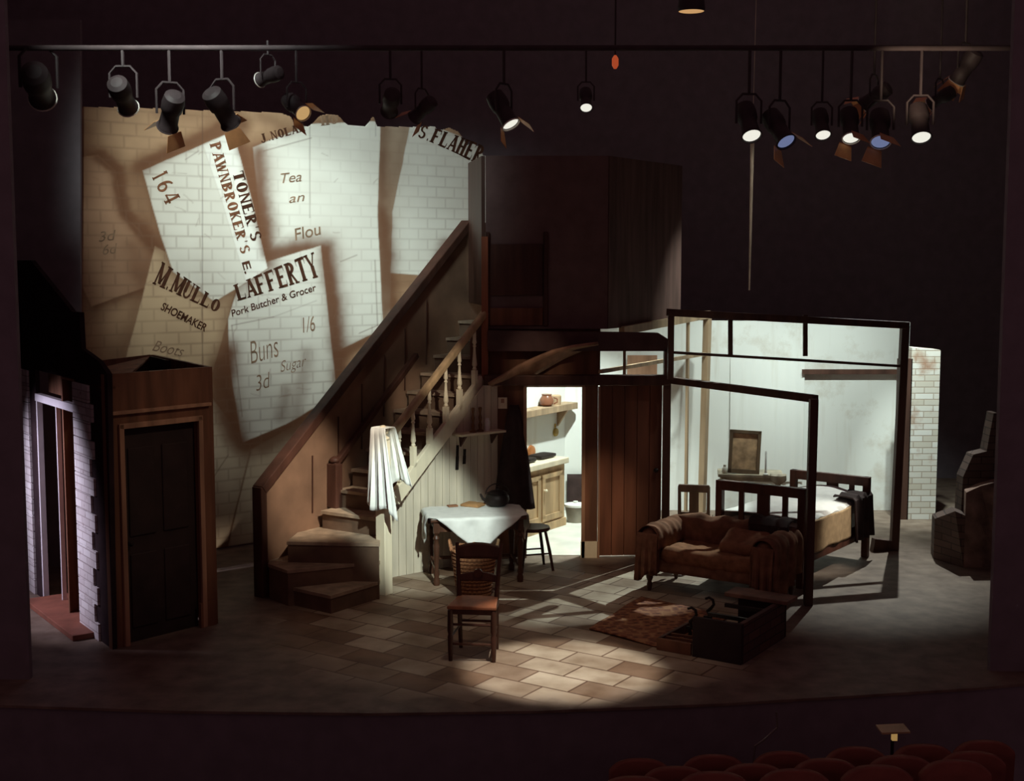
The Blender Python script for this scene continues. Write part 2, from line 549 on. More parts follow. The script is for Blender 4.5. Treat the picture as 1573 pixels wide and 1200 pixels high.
U0 = (bd(123, 500) - BP0).dot(BPD)
U1 = (bd(752, 500) - BP0).dot(BPD)
ZT = bd(700, 150).z
NU, NZ = 520, 500
us, zs = np.linspace(U0, U1, NU + 1), np.linspace(0.02, ZT, NZ + 1)
UU, ZZ = np.meshgrid(us, zs)
WX, WY = BP0.x + BPD.x * UU, BP0.y + BPD.y * UU
depth = WY * cp - (ZZ - CAMH) * sp
PX = 786.5 + FPX * WX / depth
PY = 600 - FPX * (WY * sp + (ZZ - CAMH) * cp) / depth


def vnoise(x, y, seed):
    rs = np.random.RandomState(seed)
    g = rs.rand(64, 64)
    xi, yi = np.floor(x).astype(int), np.floor(y).astype(int)
    fx, fy = x - xi, y - yi
    fx, fy = fx * fx * (3 - 2 * fx), fy * fy * (3 - 2 * fy)
    a, b = g[yi % 64, xi % 64], g[yi % 64, (xi + 1) % 64]
    c, d = g[(yi + 1) % 64, xi % 64], g[(yi + 1) % 64, (xi + 1) % 64]
    return (a * (1 - fx) + b * fx) * (1 - fy) + (c * (1 - fx) + d * fx) * fy


def fbm(x, y, seed):
    return 0.5 * vnoise(x, y, seed) + 0.3 * vnoise(x * 2.1, y * 2.1, seed + 1) + 0.2 * vnoise(x * 4.3, y * 4.3, seed + 2)


def sdf(poly, x, y):
    d = np.full(x.shape, 1e9)
    s = np.ones(x.shape)
    n = len(poly)
    for i in range(n):
        ax, ay = poly[i]; bx, by = poly[i - 1]
        ex, ey = bx - ax, by - ay
        wx, wy = x - ax, y - ay
        t = np.clip((wx * ex + wy * ey) / (ex * ex + ey * ey), 0, 1)
        d = np.minimum(d, (wx - ex * t) ** 2 + (wy - ey * t) ** 2)
        c1, c2, c3 = y >= ay, y < by, ex * wy > ey * wx
        s = np.where((c1 & c2 & c3) | (~c1 & ~c2 & ~c3), -s, s)
    return s * np.sqrt(d)


def seg(x, y, a, b):
    ex, ey = b[0] - a[0], b[1] - a[1]
    t = np.clip(((x - a[0]) * ex + (y - a[1]) * ey) / (ex * ex + ey * ey), 0, 1)
    return np.hypot(x - a[0] - ex * t, y - a[1] - ey * t)


wob = (fbm(PX / 23, PY / 23, 3) - 0.5) * 9
wx_, wy_ = PX + wob, PY + (fbm(PX / 27, PY / 27, 9) - 0.5) * 9
col = np.zeros(PX.shape + (3,))
col[:] = (0.54, 0.345, 0.21)
nz = fbm(PX / 60, PY / 60, 21)
col *= (0.72 + 0.56 * nz)[..., None]
SHADE_WASH = np.array((0.16, 0.07, 0.038))


def blend(c, a):
    global col
    a = np.clip(a, 0, 1)[..., None]
    col = col * (1 - a) + np.asarray(c) * a


# sepia washes, drop shade painted into the colour: (poly line, width, strength)
def shade_smear(pts, w, k):
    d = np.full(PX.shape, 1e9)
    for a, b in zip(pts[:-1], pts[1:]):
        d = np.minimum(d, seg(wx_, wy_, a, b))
    blend(SHADE_WASH, k * np.exp(-(d / (w * 1.35)) ** 2))


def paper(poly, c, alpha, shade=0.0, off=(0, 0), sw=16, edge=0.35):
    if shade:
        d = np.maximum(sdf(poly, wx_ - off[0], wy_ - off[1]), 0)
        blend(SHADE_WASH, shade * np.exp(-(d / (sw * 1.4)) ** 1.5))
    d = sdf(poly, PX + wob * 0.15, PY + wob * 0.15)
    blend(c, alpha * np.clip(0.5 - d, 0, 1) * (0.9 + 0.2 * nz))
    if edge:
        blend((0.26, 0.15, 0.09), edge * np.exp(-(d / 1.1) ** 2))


PW = (0.84, 0.82, 0.74)
PC = (0.80, 0.69, 0.53)
PT = (0.65, 0.47, 0.30)
PB = (0.48, 0.285, 0.18)
# deeper brown at the left margin and foot, lamp falloff put into the colour
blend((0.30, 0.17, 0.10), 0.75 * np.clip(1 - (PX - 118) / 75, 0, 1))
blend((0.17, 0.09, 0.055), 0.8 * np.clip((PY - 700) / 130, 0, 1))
big = [(388, 226), (478, 190), (585, 186), (580, 330), (589, 505), (515, 541), (420, 520), (405, 400)]
right = [(632, 180), (760, 230), (760, 430), (600, 420), (603, 325)]
paper([(575, 176), (600, 184), (640, 190), (604, 330), (598, 520), (576, 520)], PC, 0.7, 0, edge=0)
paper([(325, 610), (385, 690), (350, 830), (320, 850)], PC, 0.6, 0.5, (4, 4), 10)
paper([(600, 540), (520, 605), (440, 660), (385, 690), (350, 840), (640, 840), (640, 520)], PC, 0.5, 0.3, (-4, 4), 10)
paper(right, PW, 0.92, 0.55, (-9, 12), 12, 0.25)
shade_smear([(588, 330), (600, 420), (606, 470)], 9, 0.75)
shade_smear([(592, 300), (587, 240)], 7, 0.35)
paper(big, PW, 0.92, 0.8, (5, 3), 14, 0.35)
shade_smear([(398, 236), (402, 320), (412, 390), (470, 384)], 14, 0.9)
shade_smear([(400, 180), (425, 186), (440, 200)], 9, 0.4)
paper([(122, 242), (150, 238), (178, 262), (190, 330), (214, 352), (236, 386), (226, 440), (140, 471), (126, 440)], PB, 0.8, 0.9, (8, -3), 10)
shade_smear([(150, 242), (176, 262), (190, 330), (214, 356), (236, 380)], 7, 0.9)
shade_smear([(205, 380), (212, 420)], 12, 0.5)
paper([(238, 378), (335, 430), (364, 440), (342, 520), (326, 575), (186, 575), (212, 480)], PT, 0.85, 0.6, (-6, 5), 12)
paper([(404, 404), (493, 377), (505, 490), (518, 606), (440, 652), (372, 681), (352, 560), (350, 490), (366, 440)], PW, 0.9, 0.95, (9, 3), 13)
shade_smear([(352, 540), (346, 590), (358, 650), (372, 680)], 15, 0.97)
shade_smear([(500, 388), (512, 480), (522, 600)], 10, 0.75)
shade_smear([(470, 545), (456, 640)], 9, 0.45)
shade_smear([(404, 690), (470, 655), (520, 625)], 9, 0.6)
shade_smear([(520, 548), (588, 514)], 7, 0.7)
shade_smear([(336, 560), (334, 620), (352, 668)], 11, 0.7)
shade_smear([(440, 600), (432, 640)], 8, 0.5)
shade_smear([(522, 600), (526, 660)], 10, 0.4)
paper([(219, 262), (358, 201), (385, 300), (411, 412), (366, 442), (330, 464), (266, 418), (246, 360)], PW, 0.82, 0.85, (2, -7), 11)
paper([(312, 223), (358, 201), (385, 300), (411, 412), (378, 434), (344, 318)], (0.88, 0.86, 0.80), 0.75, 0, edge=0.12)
shade_smear([(214, 258), (300, 212), (356, 183), (374, 190)], 9, 0.75)
shade_smear([(205, 268), (228, 350), (240, 372)], 10, 0.5)
shade_smear([(130, 200), (126, 300)], 14, 0.5)
shade_smear([(245, 175), (300, 178), (350, 176)], 12, 0.35)
shade_smear([(366, 208), (392, 300), (408, 390)], 7, 0.7)
shade_smear([(600, 470), (640, 455)], 8, 0.5)
shade_smear([(672, 395), (682, 372)], 6, 0.6)
# ruled panel on the butcher's bill, borders on the big sheet, seams
for a, b, k in (((356, 500), (372, 640), .5), ((356, 500), (420, 487), .5), ((420, 487), (486, 462), .25), ((576, 400), (580, 500), .5), ((580, 500), (552, 512), .5),
                ((405, 232), (478, 212), .5), ((285, 245), (305, 232), .4), ((350, 700), (322, 742), .5), ((385, 695), (352, 828), .6), ((523, 402), (548, 392), .45),
                ((700, 420), (745, 400), .4)):
    blend((0.16, 0.08, 0.05), k * np.exp(-(seg(PX, PY, a, b) / 1.0) ** 2))
for sx, y0, y1, k in ((311, 160, 570, .55), (476, 185, 335, .45), (577, 178, 210, .3)):
    blend((0.12, 0.07, 0.05), k * np.exp(-((PX - sx) / 0.9) ** 2) * ((PY > y0) & (PY < y1)))
# brick courses
RH, BL = 0.128, 0.275
row = np.floor(ZZ / RH)
fz = np.abs((ZZ / RH) % 1 - 0.5)
fu = np.abs((UU / BL + 0.5 * (row % 2)) % 1 - 0.5)
ln = np.maximum(np.exp(-((0.5 - fz) * RH / 0.010) ** 2), np.exp(-((0.5 - fu) * BL / 0.010) ** 2))
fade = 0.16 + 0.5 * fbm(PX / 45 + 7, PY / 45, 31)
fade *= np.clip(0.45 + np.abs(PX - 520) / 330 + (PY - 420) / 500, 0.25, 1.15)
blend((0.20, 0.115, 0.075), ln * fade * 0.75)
# scribbled wear
rs = np.random.RandomState(5)
for _ in range(46):
    cx_, cy_ = rs.uniform(130, 600), rs.uniform(230, 700)
    an, le = rs.uniform(0, 6.28), rs.uniform(8, 24)
    d = seg(wx_, wy_, (cx_, cy_), (cx_ + le * math.cos(an), cy_ + le * math.sin(an) * 0.7))
    blend((0.22, 0.12, 0.08), 0.28 * np.exp(-(d / 0.9) ** 2))
# cut-out profile along the top
prof = [(100, 165), (205, 166), (300, 170), (372, 172), (430, 174), (446, 180), (452, 190), (474, 196), (482, 190), (492, 179), (505, 176), (519, 178), (528, 188), (534, 193),
        (562, 195), (568, 188), (574, 180), (579, 195), (640, 196), (668, 195), (672, 202), (684, 199), (690, 197), (704, 203), (713, 216), (716, 224), (728, 222), (738, 228), (742, 240), (760, 240)]
topy = np.interp(PX, [p[0] for p in prof], [p[1] for p in prof])
keepv = PY > topy
vid = np.arange(PX.size).reshape(PX.shape)
kq = keepv[:-1, :-1] | keepv[:-1, 1:] | keepv[1:, :-1] | keepv[1:, 1:]
quads = np.stack([vid[:-1, :-1][kq], vid[:-1, 1:][kq], vid[1:, 1:][kq], vid[1:, :-1][kq]], 1)
used = np.zeros(PX.size, bool); used[quads.ravel()] = True
remap = -np.ones(PX.size, int); remap[used] = np.arange(used.sum())
co = np.stack([WX.ravel(), WY.ravel(), ZZ.ravel()], 1)[used]
quads = remap[quads]
me = bpy.data.meshes.new('painted_backdrop')
me.vertices.add(len(co)); me.vertices.foreach_set('co', co.ravel())
me.loops.add(quads.size); me.loops.foreach_set('vertex_index', quads.ravel())
me.polygons.add(len(quads)); me.polygons.foreach_set('loop_start', np.arange(0, quads.size, 4))
me.update(calc_edges=True)
at_ = me.color_attributes.new('paint', 'FLOAT_COLOR', 'POINT')
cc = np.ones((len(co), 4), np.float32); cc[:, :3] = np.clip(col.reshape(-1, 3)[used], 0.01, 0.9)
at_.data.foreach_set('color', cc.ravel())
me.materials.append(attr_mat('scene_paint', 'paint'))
backdrop = bpy.data.objects.new('painted_backdrop', me)
C.objects.link(backdrop)
tag(backdrop, 'huge painted backdrop of brickwork covered with overlapping lettered paper bills', 'backdrop')
sm = backdrop.modifiers.new('thick', 'SOLIDIFY'); sm.thickness = 0.012; sm.offset = -1

INK = plain('brown_ink', (0.07, 0.028, 0.016), 0.9, var=0.4, scale=8, spec=0.1)
INKF = plain('faint_brown_ink', (0.27, 0.17, 0.11), 0.9, var=0.4, scale=8, spec=0.1)
INKM = plain('rust_ink', (0.20, 0.085, 0.045), 0.9, var=0.4, scale=8, spec=0.1)

TK, TN = 0.36, 0.12     # thick stems, thin strokes


def st(x0, y0, x1, y1, w=TK, serif=True):
    out = [[(x0 - w / 2, y0), (x0 + w / 2, y0), (x1 + w / 2, y1), (x1 - w / 2, y1)]]
    if serif:
        for x, y, sg in ((x0, y0, 1), (x1, y1, 1)):
            if y in (0, 1):
                a = y if y == 0 else y - 0.07
                out.append([(x - w / 2 - .1, a), (x + w / 2 + .1, a), (x + w / 2 + .1, a + .07), (x - w / 2 - .1, a + .07)])
    return out


def hb(x0, x1, y, h=TN):
    return [[(x0, y - h / 2), (x1, y - h / 2), (x1, y + h / 2), (x0, y + h / 2)]]


def arcs(cx, cy, rx, ry, a0, a1, w=TK, h=TN, n=14):
    out = []
    P = lambda a, k: (cx + (rx - k * w) * math.cos(a), cy + (ry - k * h) * math.sin(a))
    for i in range(n):
        a, b = math.radians(a0 + (a1 - a0) * i / n), math.radians(a0 + (a1 - a0) * (i + 1) / n)
        out.append([P(a, 0), P(b, 0), P(b, 1), P(a, 1)])
    return out


GL = {
    'A': st(.08, 0, .5, 1, .16) + st(.9, 0, .5, 1, .34) + hb(.25, .75, .32),
    'B': st(.2, 0, .2, 1) + arcs(.3, .755, .55, .245, -90, 90) + arcs(.3, .27, .65, .27, -90, 90),
    'E': st(.2, 0, .2, 1) + hb(.2, .9, .95) + hb(.2, .7, .5) + hb(.2, .92, .05) + [[(.84, .95), (.92, .95), (.92, .72), (.88, .72)], [(.86, .05), (.94, .05), (.94, .3), (.9, .3)]],
    'F': st(.2, 0, .2, 1) + hb(.2, .9, .95) + hb(.2, .7, .5) + [[(.84, .95), (.92, .95), (.92, .7), (.88, .7)]],
    'H': st(.2, 0, .2, 1) + st(.8, 0, .8, 1) + hb(.2, .8, .5),
    'K': st(.2, 0, .2, 1) + st(.3, .45, .85, 1, .14) + st(.85, 0, .4, .55, .24),
    'L': st(.2, 0, .2, 1) + hb(.2, .9, .05) + [[(.84, .05), (.94, .05), (.94, .34), (.9, .34)]],
    'M': st(.1, 0, .1, 1, .14) + st(.1, 1, .5, .1, .28, False) + st(.5, .1, .9, 1, .13, False) + st(.9, 0, .9, 1, .32),
    'N': st(.15, 0, .15, 1, .14) + st(.15, 1, .85, 0, .24, False) + st(.85, 0, .85, 1, .14),
    'O': arcs(.5, .5, .5, .52, 0, 360, n=26),
    'P': st(.2, 0, .2, 1) + arcs(.3, .73, .6, .27, -90, 90),
    'R': st(.2, 0, .2, 1) + arcs(.3, .74, .58, .26, -90, 90) + st(.85, 0, .4, .5, .24),
    'S': arcs(.5, .74, .42, .28, 20, 270, .26, .12) + arcs(.5, .27, .44, .28, 90, -160, .26, .12),
    'T': st(.5, 0, .5, 1) + hb(.02, .98, .95) + [[(.0, .97), (.08, .97), (.06, .7), (.02, .7)], [(.92, .97), (1, .97), (.98, .7), (.94, .7)]],
    'U': st(.2, .3, .2, 1) + st(.85, .3, .85, 1, .12) + arcs(.5, .3, .43, .32, 180, 360, .2),
    'W': st(.05, 1, .3, 0, .24) + st(.3, 0, .5, .9, .1, False) + st(.5, .9, .72, 0, .22, False) + st(.72, 0, .95, 1, .1),
    'Y': st(.08, 1, .5, .45, .26) + st(.92, 1, .5, .45, .12) + st(.5, 0, .5, .5),
    'J': st(.6, .25, .6, 1) + arcs(.36, .25, .36, .28, 180, 360, .2),
    '.': [[(.35, 0), (.65, 0), (.65, .16), (.35, .16)]],
    "'": [[(.4, .7), (.55, .7), (.65, 1), (.4, 1)]],
    '1': st(.5, 0, .5, 1, .24) + [[(.2, .8), (.4, .8), (.5, 1), (.4, 1)]],
    '6': arcs(.5, .3, .42, .32, 0, 360, .22) + arcs(.62, .45, .54, .55, 90, 190, .24),
    '4': st(.68, 0, .68, 1, .22) + hb(.05, .95, .28) + st(.1, .28, .6, 1, .12, False),
}
WD = {'.': .45, "'": .4, 'M': 1.25, 'W': 1.25, ' ': .5, '1': .7}


def sign(text, x, y, ang, length, h0, h1=None, bend=0.0, ink=None, gap=0.16, off=0.004):
    """slab lettering painted along a line on the cloth"""
    h1 = h1 or h0
    tot = sum(WD.get(c, 1) + gap for c in text) - gap
    ca, sa = math.cos(math.radians(ang)), math.sin(math.radians(ang))
    mb = MB()
    pos = 0
    for c in text:
        for poly in GL.get(c, []):
            pts = []
            for gx, gy in poly:
                u = (pos + gx * WD.get(c, 1)) / tot
                l = u * length
                v = gy * (h0 + (h1 - h0) * u) - bend * 4 * u * (1 - u)
                pts.append(bd(x + l * ca + v * sa, y + l * sa - v * ca, off))
            mb.add(pts, [tuple(range(len(pts)))])
        pos += WD.get(c, 1) + gap
    return mb.build('lettering', ink or INK, backdrop)


def script(text, x, y, ang, h, length=None, shear=0.25, bold=0.0, ink=None, off=0.004):
    cu = bpy.data.curves.new('t', 'FONT')
    cu.body = text; cu.size = 1; cu.shear = shear; cu.offset = bold
    o = bpy.data.objects.new('t', cu); C.objects.link(o)
    m = bpy.data.meshes.new_from_object(o.evaluated_get(bpy.context.evaluated_depsgraph_get()))
    bpy.data.objects.remove(o); bpy.data.curves.remove(cu)
    w = max(v.co.x for v in m.vertices)
    sx = (length / w) if length else h
    ca, sa = math.cos(math.radians(ang)), math.sin(math.radians(ang))
    mb = MB()
    mb.add([bd(x + v.co.x * sx * ca + v.co.y * h * sa, y + v.co.x * sx * sa - v.co.y * h * ca, off) for v in m.vertices], [tuple(p.vertices) for p in m.polygons])
    bpy.data.meshes.remove(m)
    return mb.build('lettering', ink or INK, backdrop)


sign('LAFFERTY', 366, 462, -16.5, 131, 25, 39)
script('Pork Butcher & Grocer', 356, 487, -17.5, 15, 137, 0.15, 0.012)
sign('M.MULLO', 235, 436, 24, 108, 37, 17)
script('SHOEMAKER', 246, 475, 27, 17, 77, 0.0, 0.02)
sign("TONER'S", 357, 266, 74.5, 110, 17, 17, ink=INK)
sign("PAWNBROKER'S", 322, 222, 74, 176, 17, 15, ink=INKM, gap=0.2)
script('E.', 371, 402, 74, 17, 20, 0.0, 0.02)
sign('164', 232, 270, 63, 52, 25, 25, ink=INKM, gap=0.22)
sign('J.NOLAN', 402, 220, -16, 70, 14, 12)
sign('HO', 494, 193, -8, 26, 14, 14, ink=INKF)
sign('S.FLAHER', 640, 210, 24.5, 104, 20, 30, bend=-2)
script('Tea', 428, 282, -6, 22, 36, 0.3, 0, INKF)
script('an', 443, 312, -8, 20, 26, 0.3, 0, INKF)
script('Flou', 452, 370, -14, 26, 44, 0.2, 0.005, INKF)
script('Buns', 384, 560, -16, 50, 50, 0.5, -0.012, INKF)
script('1/6', 462, 512, -10, 34, 24, 0.3, -0.004, INKF)
script('3d', 392, 602, -18, 34, 30, 0.5, -0.012, INKF)
script('Sugar', 430, 572, -14, 24, 44, 0.5, -0.012, INKF)
script('Boots', 232, 538, 12, 24, 50, 0.4, -0.004, INKF)
script('3d', 150, 372, -8, 22, 30, 0.3, 0, INKF)
script('6d', 156, 392, -8, 22, 26, 0.3, 0, INKF)

# ------------------------------------------------------------------ staircase
R4 = Vector((-1.29, 12.40, 0))                     # right-hand end of the fourth nosing
RISE, GO, WID = 0.18, 0.235, 0.72
u3, v3 = Vector((U2.x, U2.y, 0)), Vector((V2.x, V2.y, 0))
stairs = empty('staircase', (R4.x, R4.y, 0), 'steep wooden staircase with winders and cream balusters in front of the painted backdrop', 'staircase')
newel_p = F(590, 914)
# winders fan round the newel
fan = [F(588, 908)]
wind = [
    [F(582, 893, .17), F(508, 915, .17), F(449, 902, .17), F(428, 884, .17), F(584, 866, .17)],
    [F(582, 862, .34), F(442, 876, .34), F(413, 866, .34), F(424, 842, .34), F(584, 838, .34)],
    [F(582, 835, .54), F(442, 832, .54), F(470, 808, .54), F(584, 802, .54)],
]
for k, poly in enumerate(wind):
    h = (.17, .34, .54)[k]
    mb = MB()
    c = sum(poly, Vector()) / len(poly)
    mb.plate([c + (p - c) * 1.02 for p in poly], (0, 0, -0.03))
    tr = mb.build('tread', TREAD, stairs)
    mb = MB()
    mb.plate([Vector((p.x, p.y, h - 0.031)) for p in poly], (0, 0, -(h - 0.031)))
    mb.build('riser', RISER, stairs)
for k in range(4, 15):
    a = R4 + u3 * GO * (k - 4)
    z = RISE * k
    b = a - v3 * WID
    over = -u3 * 0.025
    mb = MB()
    mb.plate([a + over + Vector((0, 0, z)), a + u3 * GO + Vector((0, 0, z)), b + u3 * GO + Vector((0, 0, z)), b + over + Vector((0, 0, z))], (0, 0, -0.03))
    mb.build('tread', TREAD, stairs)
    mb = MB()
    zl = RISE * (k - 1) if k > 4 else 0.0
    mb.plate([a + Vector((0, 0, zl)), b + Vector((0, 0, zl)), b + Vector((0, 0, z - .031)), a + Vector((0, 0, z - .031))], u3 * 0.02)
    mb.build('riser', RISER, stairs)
# left side wall with its cap
L0 = Vector((-1.93, 12.83, 0)) - v3 * 0.01


def lw(px, py, off=0.0):
    p = L0 - v3 * off
    return W(px, py, p, u3)


lwb = [lw(402, 755), lw(402, 925), lw(560, 846), lw(700, 770), lw(752, 600), lw(752, 342), lw(722, 342)]
mb = MB(); mb.plate(lwb, -v3 * 0.06)
mb.build('side_wall', STAIRWALL, stairs)
mb = MB()
capA, capB = lw(402, 753), lw(721, 343)
mb.beam(capA + Vector((0, 0, .0)) - v3 * .03, capB - v3 * .03, 0.13, 0.09)
mb.beam(Vector((capA.x, capA.y, 0)) - v3 * .03, capA - v3 * .03 + Vector((0, 0, .03)), 0.12, 0.08, up=u3)
mb.build('wall_cap', BROWN_D, stairs, bevel=.008)
mb = MB()
for pa, pb in (((480, 788), (480, 700)), ((520, 752), (520, 640)), ((556, 690), (556, 590)), ((590, 640), (590, 545)), ((622, 600), (622, 505)), ((655, 560), (655, 462))):
    mb = MB(); mb.beam(lw(*pa, off=-.006), lw(*pb, off=-.006), 0.012, 0.012, up=u3)
    mb.build('batten', BROWN_D, stairs)
mb = MB()
mb.beam(lw(513, 716, -.07), lw(640, 545, -.07), .06, .06)
mb.build('inner_handrail', BROWN_D, stairs, bevel=.01)
mb = MB()
q = lw(514, 780, -.06); p = lw(514, 712, -.06)
mb.beam(q, p, .13, .1, up=u3)
mb.lathe([(.02, 0), (.055, .02), (.05, .05), (.01, .075)], p)
mb.build('inner_newel', BROWN_D, stairs, bevel=.01)
# newel, string, handrail, balusters, post
S1 = Vector((-1.26, 12.42, 0))


def rs_(px, py):
    return W(px, py, S1, u3)


mb = MB()
nb = F(590, 915)
ntop = 1.52
mb.M = frame(nb.x, nb.y + .05, 0, TH)
mb.box((0, 0, .45), (.115, .115, .9))
mb.box((0, 0, 1.2), (.10, .10, .6))
mb.lathe([(.06, .0), (.065, .02), (.03, .04), (.055, .075), (.05, .11), (.015, .14)], (0, 0, 1.5))
mb.build('newel_post', CREAM, stairs, bevel=.008, smooth=True)
sa, sb = rs_(606, 766), rs_(741, 586)
mb = MB(); mb.beam(sa, sb, .05, .16); mb.build('string', CREAM, stairs, bevel=.006)
ha, hbp = rs_(598, 672), rs_(746, 479)
mb = MB(); mb.beam(ha, hbp, .07, .075); mb.build('handrail', PINE, stairs, bevel=.018)
for bx, yt, yb in ((614, 655, 740), (635, 625, 717), (660, 594, 690), (685, 562, 657), (706, 536, 630), (729, 508, 600)):
    lo = rs_(bx, yb)
    hi = rs_(bx, yt)
    H = hi.z - lo.z
    mb = MB()
    mb.M = frame(lo.x, lo.y, lo.z, TH)
    mb.box((0, 0, H * .17), (.05, .05, H * .34))
    pr = [(.018, .34), (.026, .36), (.016, .39), (.028, .43), (.024, .5), (.016, .62), (.013, .72), (.021, .74), (.013, .77), (.024, .80), (.018, .86), (.018, 1.0)]
    mb.lathe([(r, z * H) for r, z in pr], n=12)
    mb.build('baluster', CREAM, stairs, smooth=True)
pp = rs_(742, 586)
mb = MB(); mb.M = frame(pp.x + .02, pp.y + .03, 0, 0)
mb.box((0, 0, (3.45 + 1.9) / 2), (.07, .09, 1.55))
mb.build('corner_post', wood('red_brown_post', (0.30, 0.10, 0.05)), stairs)
# whitewashed boards under the stairs
BA, BB = Vector((-1.22, 12.95, 0)), Vector((-.15, 13.85, 0))
bdir = (BB - BA).normalized()
bn = Vector((bdir.y, -bdir.x, 0))


def ub(px, py, off=0.0):
    return W(px, py, BA + bn * off, bdir)


nbd = 15
L_ = (BB - BA).length
for i in range(nbd):
    a, b = BA + bdir * L_ * i / nbd, BA + bdir * (L_ * (i + 1) / nbd - .007)

    def topz(p):
        d = Vector(p) - EYE
        px = 786.5 + FPX * d.x / (d.y * cp - d.z * sp)
        t = (px - 606) / 135
        return max(.3, W(px, 776 - 180 * min(t, 1.02), BA, bdir).z)
    za, zb = min(topz(a), 1.95), min(topz(b), 1.95)
    mb = MB(); mb.plate([a, b, b + Vector((0, 0, zb)), a + Vector((0, 0, za))], -bn * .02)
    mb.build('panel_board', BOARD, stairs)

# white cloth over the newel
cl = MB()
cm = frame(nb.x, nb.y + .05, 0, TH)


def clothfn(u, v):
    s = (v - 0.5) * 2
    wv = .018 * math.sin(u * 19 + s * 2) + .01 * math.sin(u * 41)
    if abs(s) < .12:
        x, y, z = (u - .5) * .17, s / .12 * .08, 1.62
    else:
        e = (abs(s) - .12) / .88
        x = (u - .5) * (.17 + .20 * e) + .06 * e
        y = math.copysign(.08 + .03 * e + wv * e, s)
        z = 1.62 - e * (.72 + .12 * u if s < 0 else .55) - .04 * e * math.sin(u * 7)
    return cm @ Vector((x, y, z))


cl.grid(clothfn, 26, 40)
single(cl, 'hanging_cloth', LINEN, 'crumpled white cloth thrown over the newel post at the foot of the stairs', 'cloth', smooth=True, solid=.008)

# shelf on the boards with two candlesticks and a jar, dark strips below
sh = empty('wall_shelf', ub(727, 664), 'small cream wooden wall shelf on the boards above the table', 'shelf')
mb = MB()
p0, p1 = ub(694, 668), ub(762, 656)
zt = (p0.z + p1.z) / 2
p0.z = p1.z = zt
mb.plate([p0, p1, p1 + bn * .17, p0 + bn * .17], (0, 0, -.025))
mb.build('board', CREAM, sh, bevel=.004)
for f_ in (.15, .85):
    p = p0 + (p1 - p0) * f_
    mb = MB(); mb.plate([p + Vector((0, 0, -.025)), p + bn * .13 + Vector((0, 0, -.025)), p + bn * .02 + Vector((0, 0, -.15))], bdir * .02)
    mb.build('bracket', BROWN_D, sh)
for f_, lab in ((.36, 'tall turned brass candlestick on the small wall shelf, the one nearer the stairs'), (.52, 'tall turned brass candlestick on the small wall shelf, next to the pale jar')):
    p = p0 + (p1 - p0) * f_ + bn * .085
    mb = MB(); mb.lathe([(.04, 0), (.04, .012), (.015, .03), (.022, .07), (.012, .1), (.02, .15), (.011, .19), (.018, .23), (.022, .25), (.012, .26)], p, 14)
    single(mb, 'candlestick', plain('dull_brass', (.22, .12, .06), .4, .6), lab, 'candlestick', 'candlesticks on the wall shelf', smooth=True)
p = p0 + (p1 - p0) * .68 + bn * .085
mb = MB(); mb.lathe([(.025, 0), (.028, .01), (.028, .10), (.02, .12), (.02, .135)], p, 14)
single(mb, 'jar', LINEN, 'small pale jar on the right half of the little wall shelf', 'jar', smooth=True)
for px, y0, y1, lab in ((703, 684, 722, 'long dark strip hanging under the wall shelf, nearer the stairs'), (714, 690, 713, 'shorter dark strip hanging under the wall shelf, farther from the stairs')):
    a, b = ub(px, y0, .012), ub(px - 1, y1, .012)
    mb = MB(); mb.beam(a, a + (b - a) * .45, .026, .014, up=bn); mb.beam(a + (b - a) * .45, b, .038, .006, up=bn)
    single(mb, 'hanging_strip', IRON, lab, 'utensil')

# ------------------------------------------------------------------ kitchen wall, doorway, door, transom
KY = 13.85
kw = MB()
xl, xd0, xd1, xp, xe = -.15, at(808, 700, KY).x, at(894, 700, KY).x, at(918, 700, KY).x, at(1019, 700, KY).x
zd = at(850, 594, KY).z
kw.plate([(xl - .3, KY + .03, 0), (xd0, KY + .03, 0), (xd0, KY + .03, 1.9), (xl - .3, KY + .03, 1.9)], (0, .05, 0))
structure(kw, 'wall_kitchen_front', BROWN)
mb = MB()
mb.plate([(xd0, KY, zd), (xd1, KY, zd), (xd1, KY, 1.9), (xd0, KY, 1.9)], (0, .05, 0))
mb.box(((xd1 + xp) / 2, KY + .03, .95), (xp - xd1, .1, 1.9))
structure(mb, 'trim_2', BROWN)
mb = MB()
for x in (xd0 - .01, xd1 + .015):
    mb.box((x, KY - .015, zd / 2), (.035, .04, zd))
mb.box(((xd0 + xd1) / 2, KY - .015, zd + .015), (xd1 - xd0 + .05, .04, .035))
structure(mb, 'trim_3', BROWN_L)
mb = MB(); mb.box(((xd1 + xp) / 2, KY - .025, .09), (xp - xd1 + .02, .02, .18))
structure(mb, 'baseboard_kitchen', CREAM)
# closed plank door
dr = empty('door_1', (xp, KY, 0), 'brown plank door standing just ajar right of the kitchen doorway', None)
dr['kind'] = 'structure'
dm = frame(xp + .02, KY + .03, 0, math.radians(4))
dw = xe - xp - .03
nb_ = 5
mb = MB(dm)
for i in range(nb_):
    mb.box((dw * (i + .5) / nb_, 0, .94), (dw / nb_ - .004, .035, 1.85))
mb.box((dw / 2, .012, .94), (dw - .01, .012, 1.85))
mb.build('door_leaf', DOORW, dr, bevel=.003)
mb = MB(dm)
for z in (.3, 1.55): mb.box((dw / 2, .028, z), (dw - .04, .025, .12))
mb.build('ledge', DOORW, dr)
mb = MB(dm); mb.lathe([(.012, 0), (.012, .03), (.026, .04), (.024, .06), (.01, .07)], (dw - .07, -.018, .95), 12, Matrix.Rotation(PI / 2, 3, 'X'))
mb.build('knob', IRON, dr)
mb = MB()
mb.box((xe + .03, KY, 1.13), (.075, .1, 2.26))
structure(mb, 'trim_4', FRAMEW)
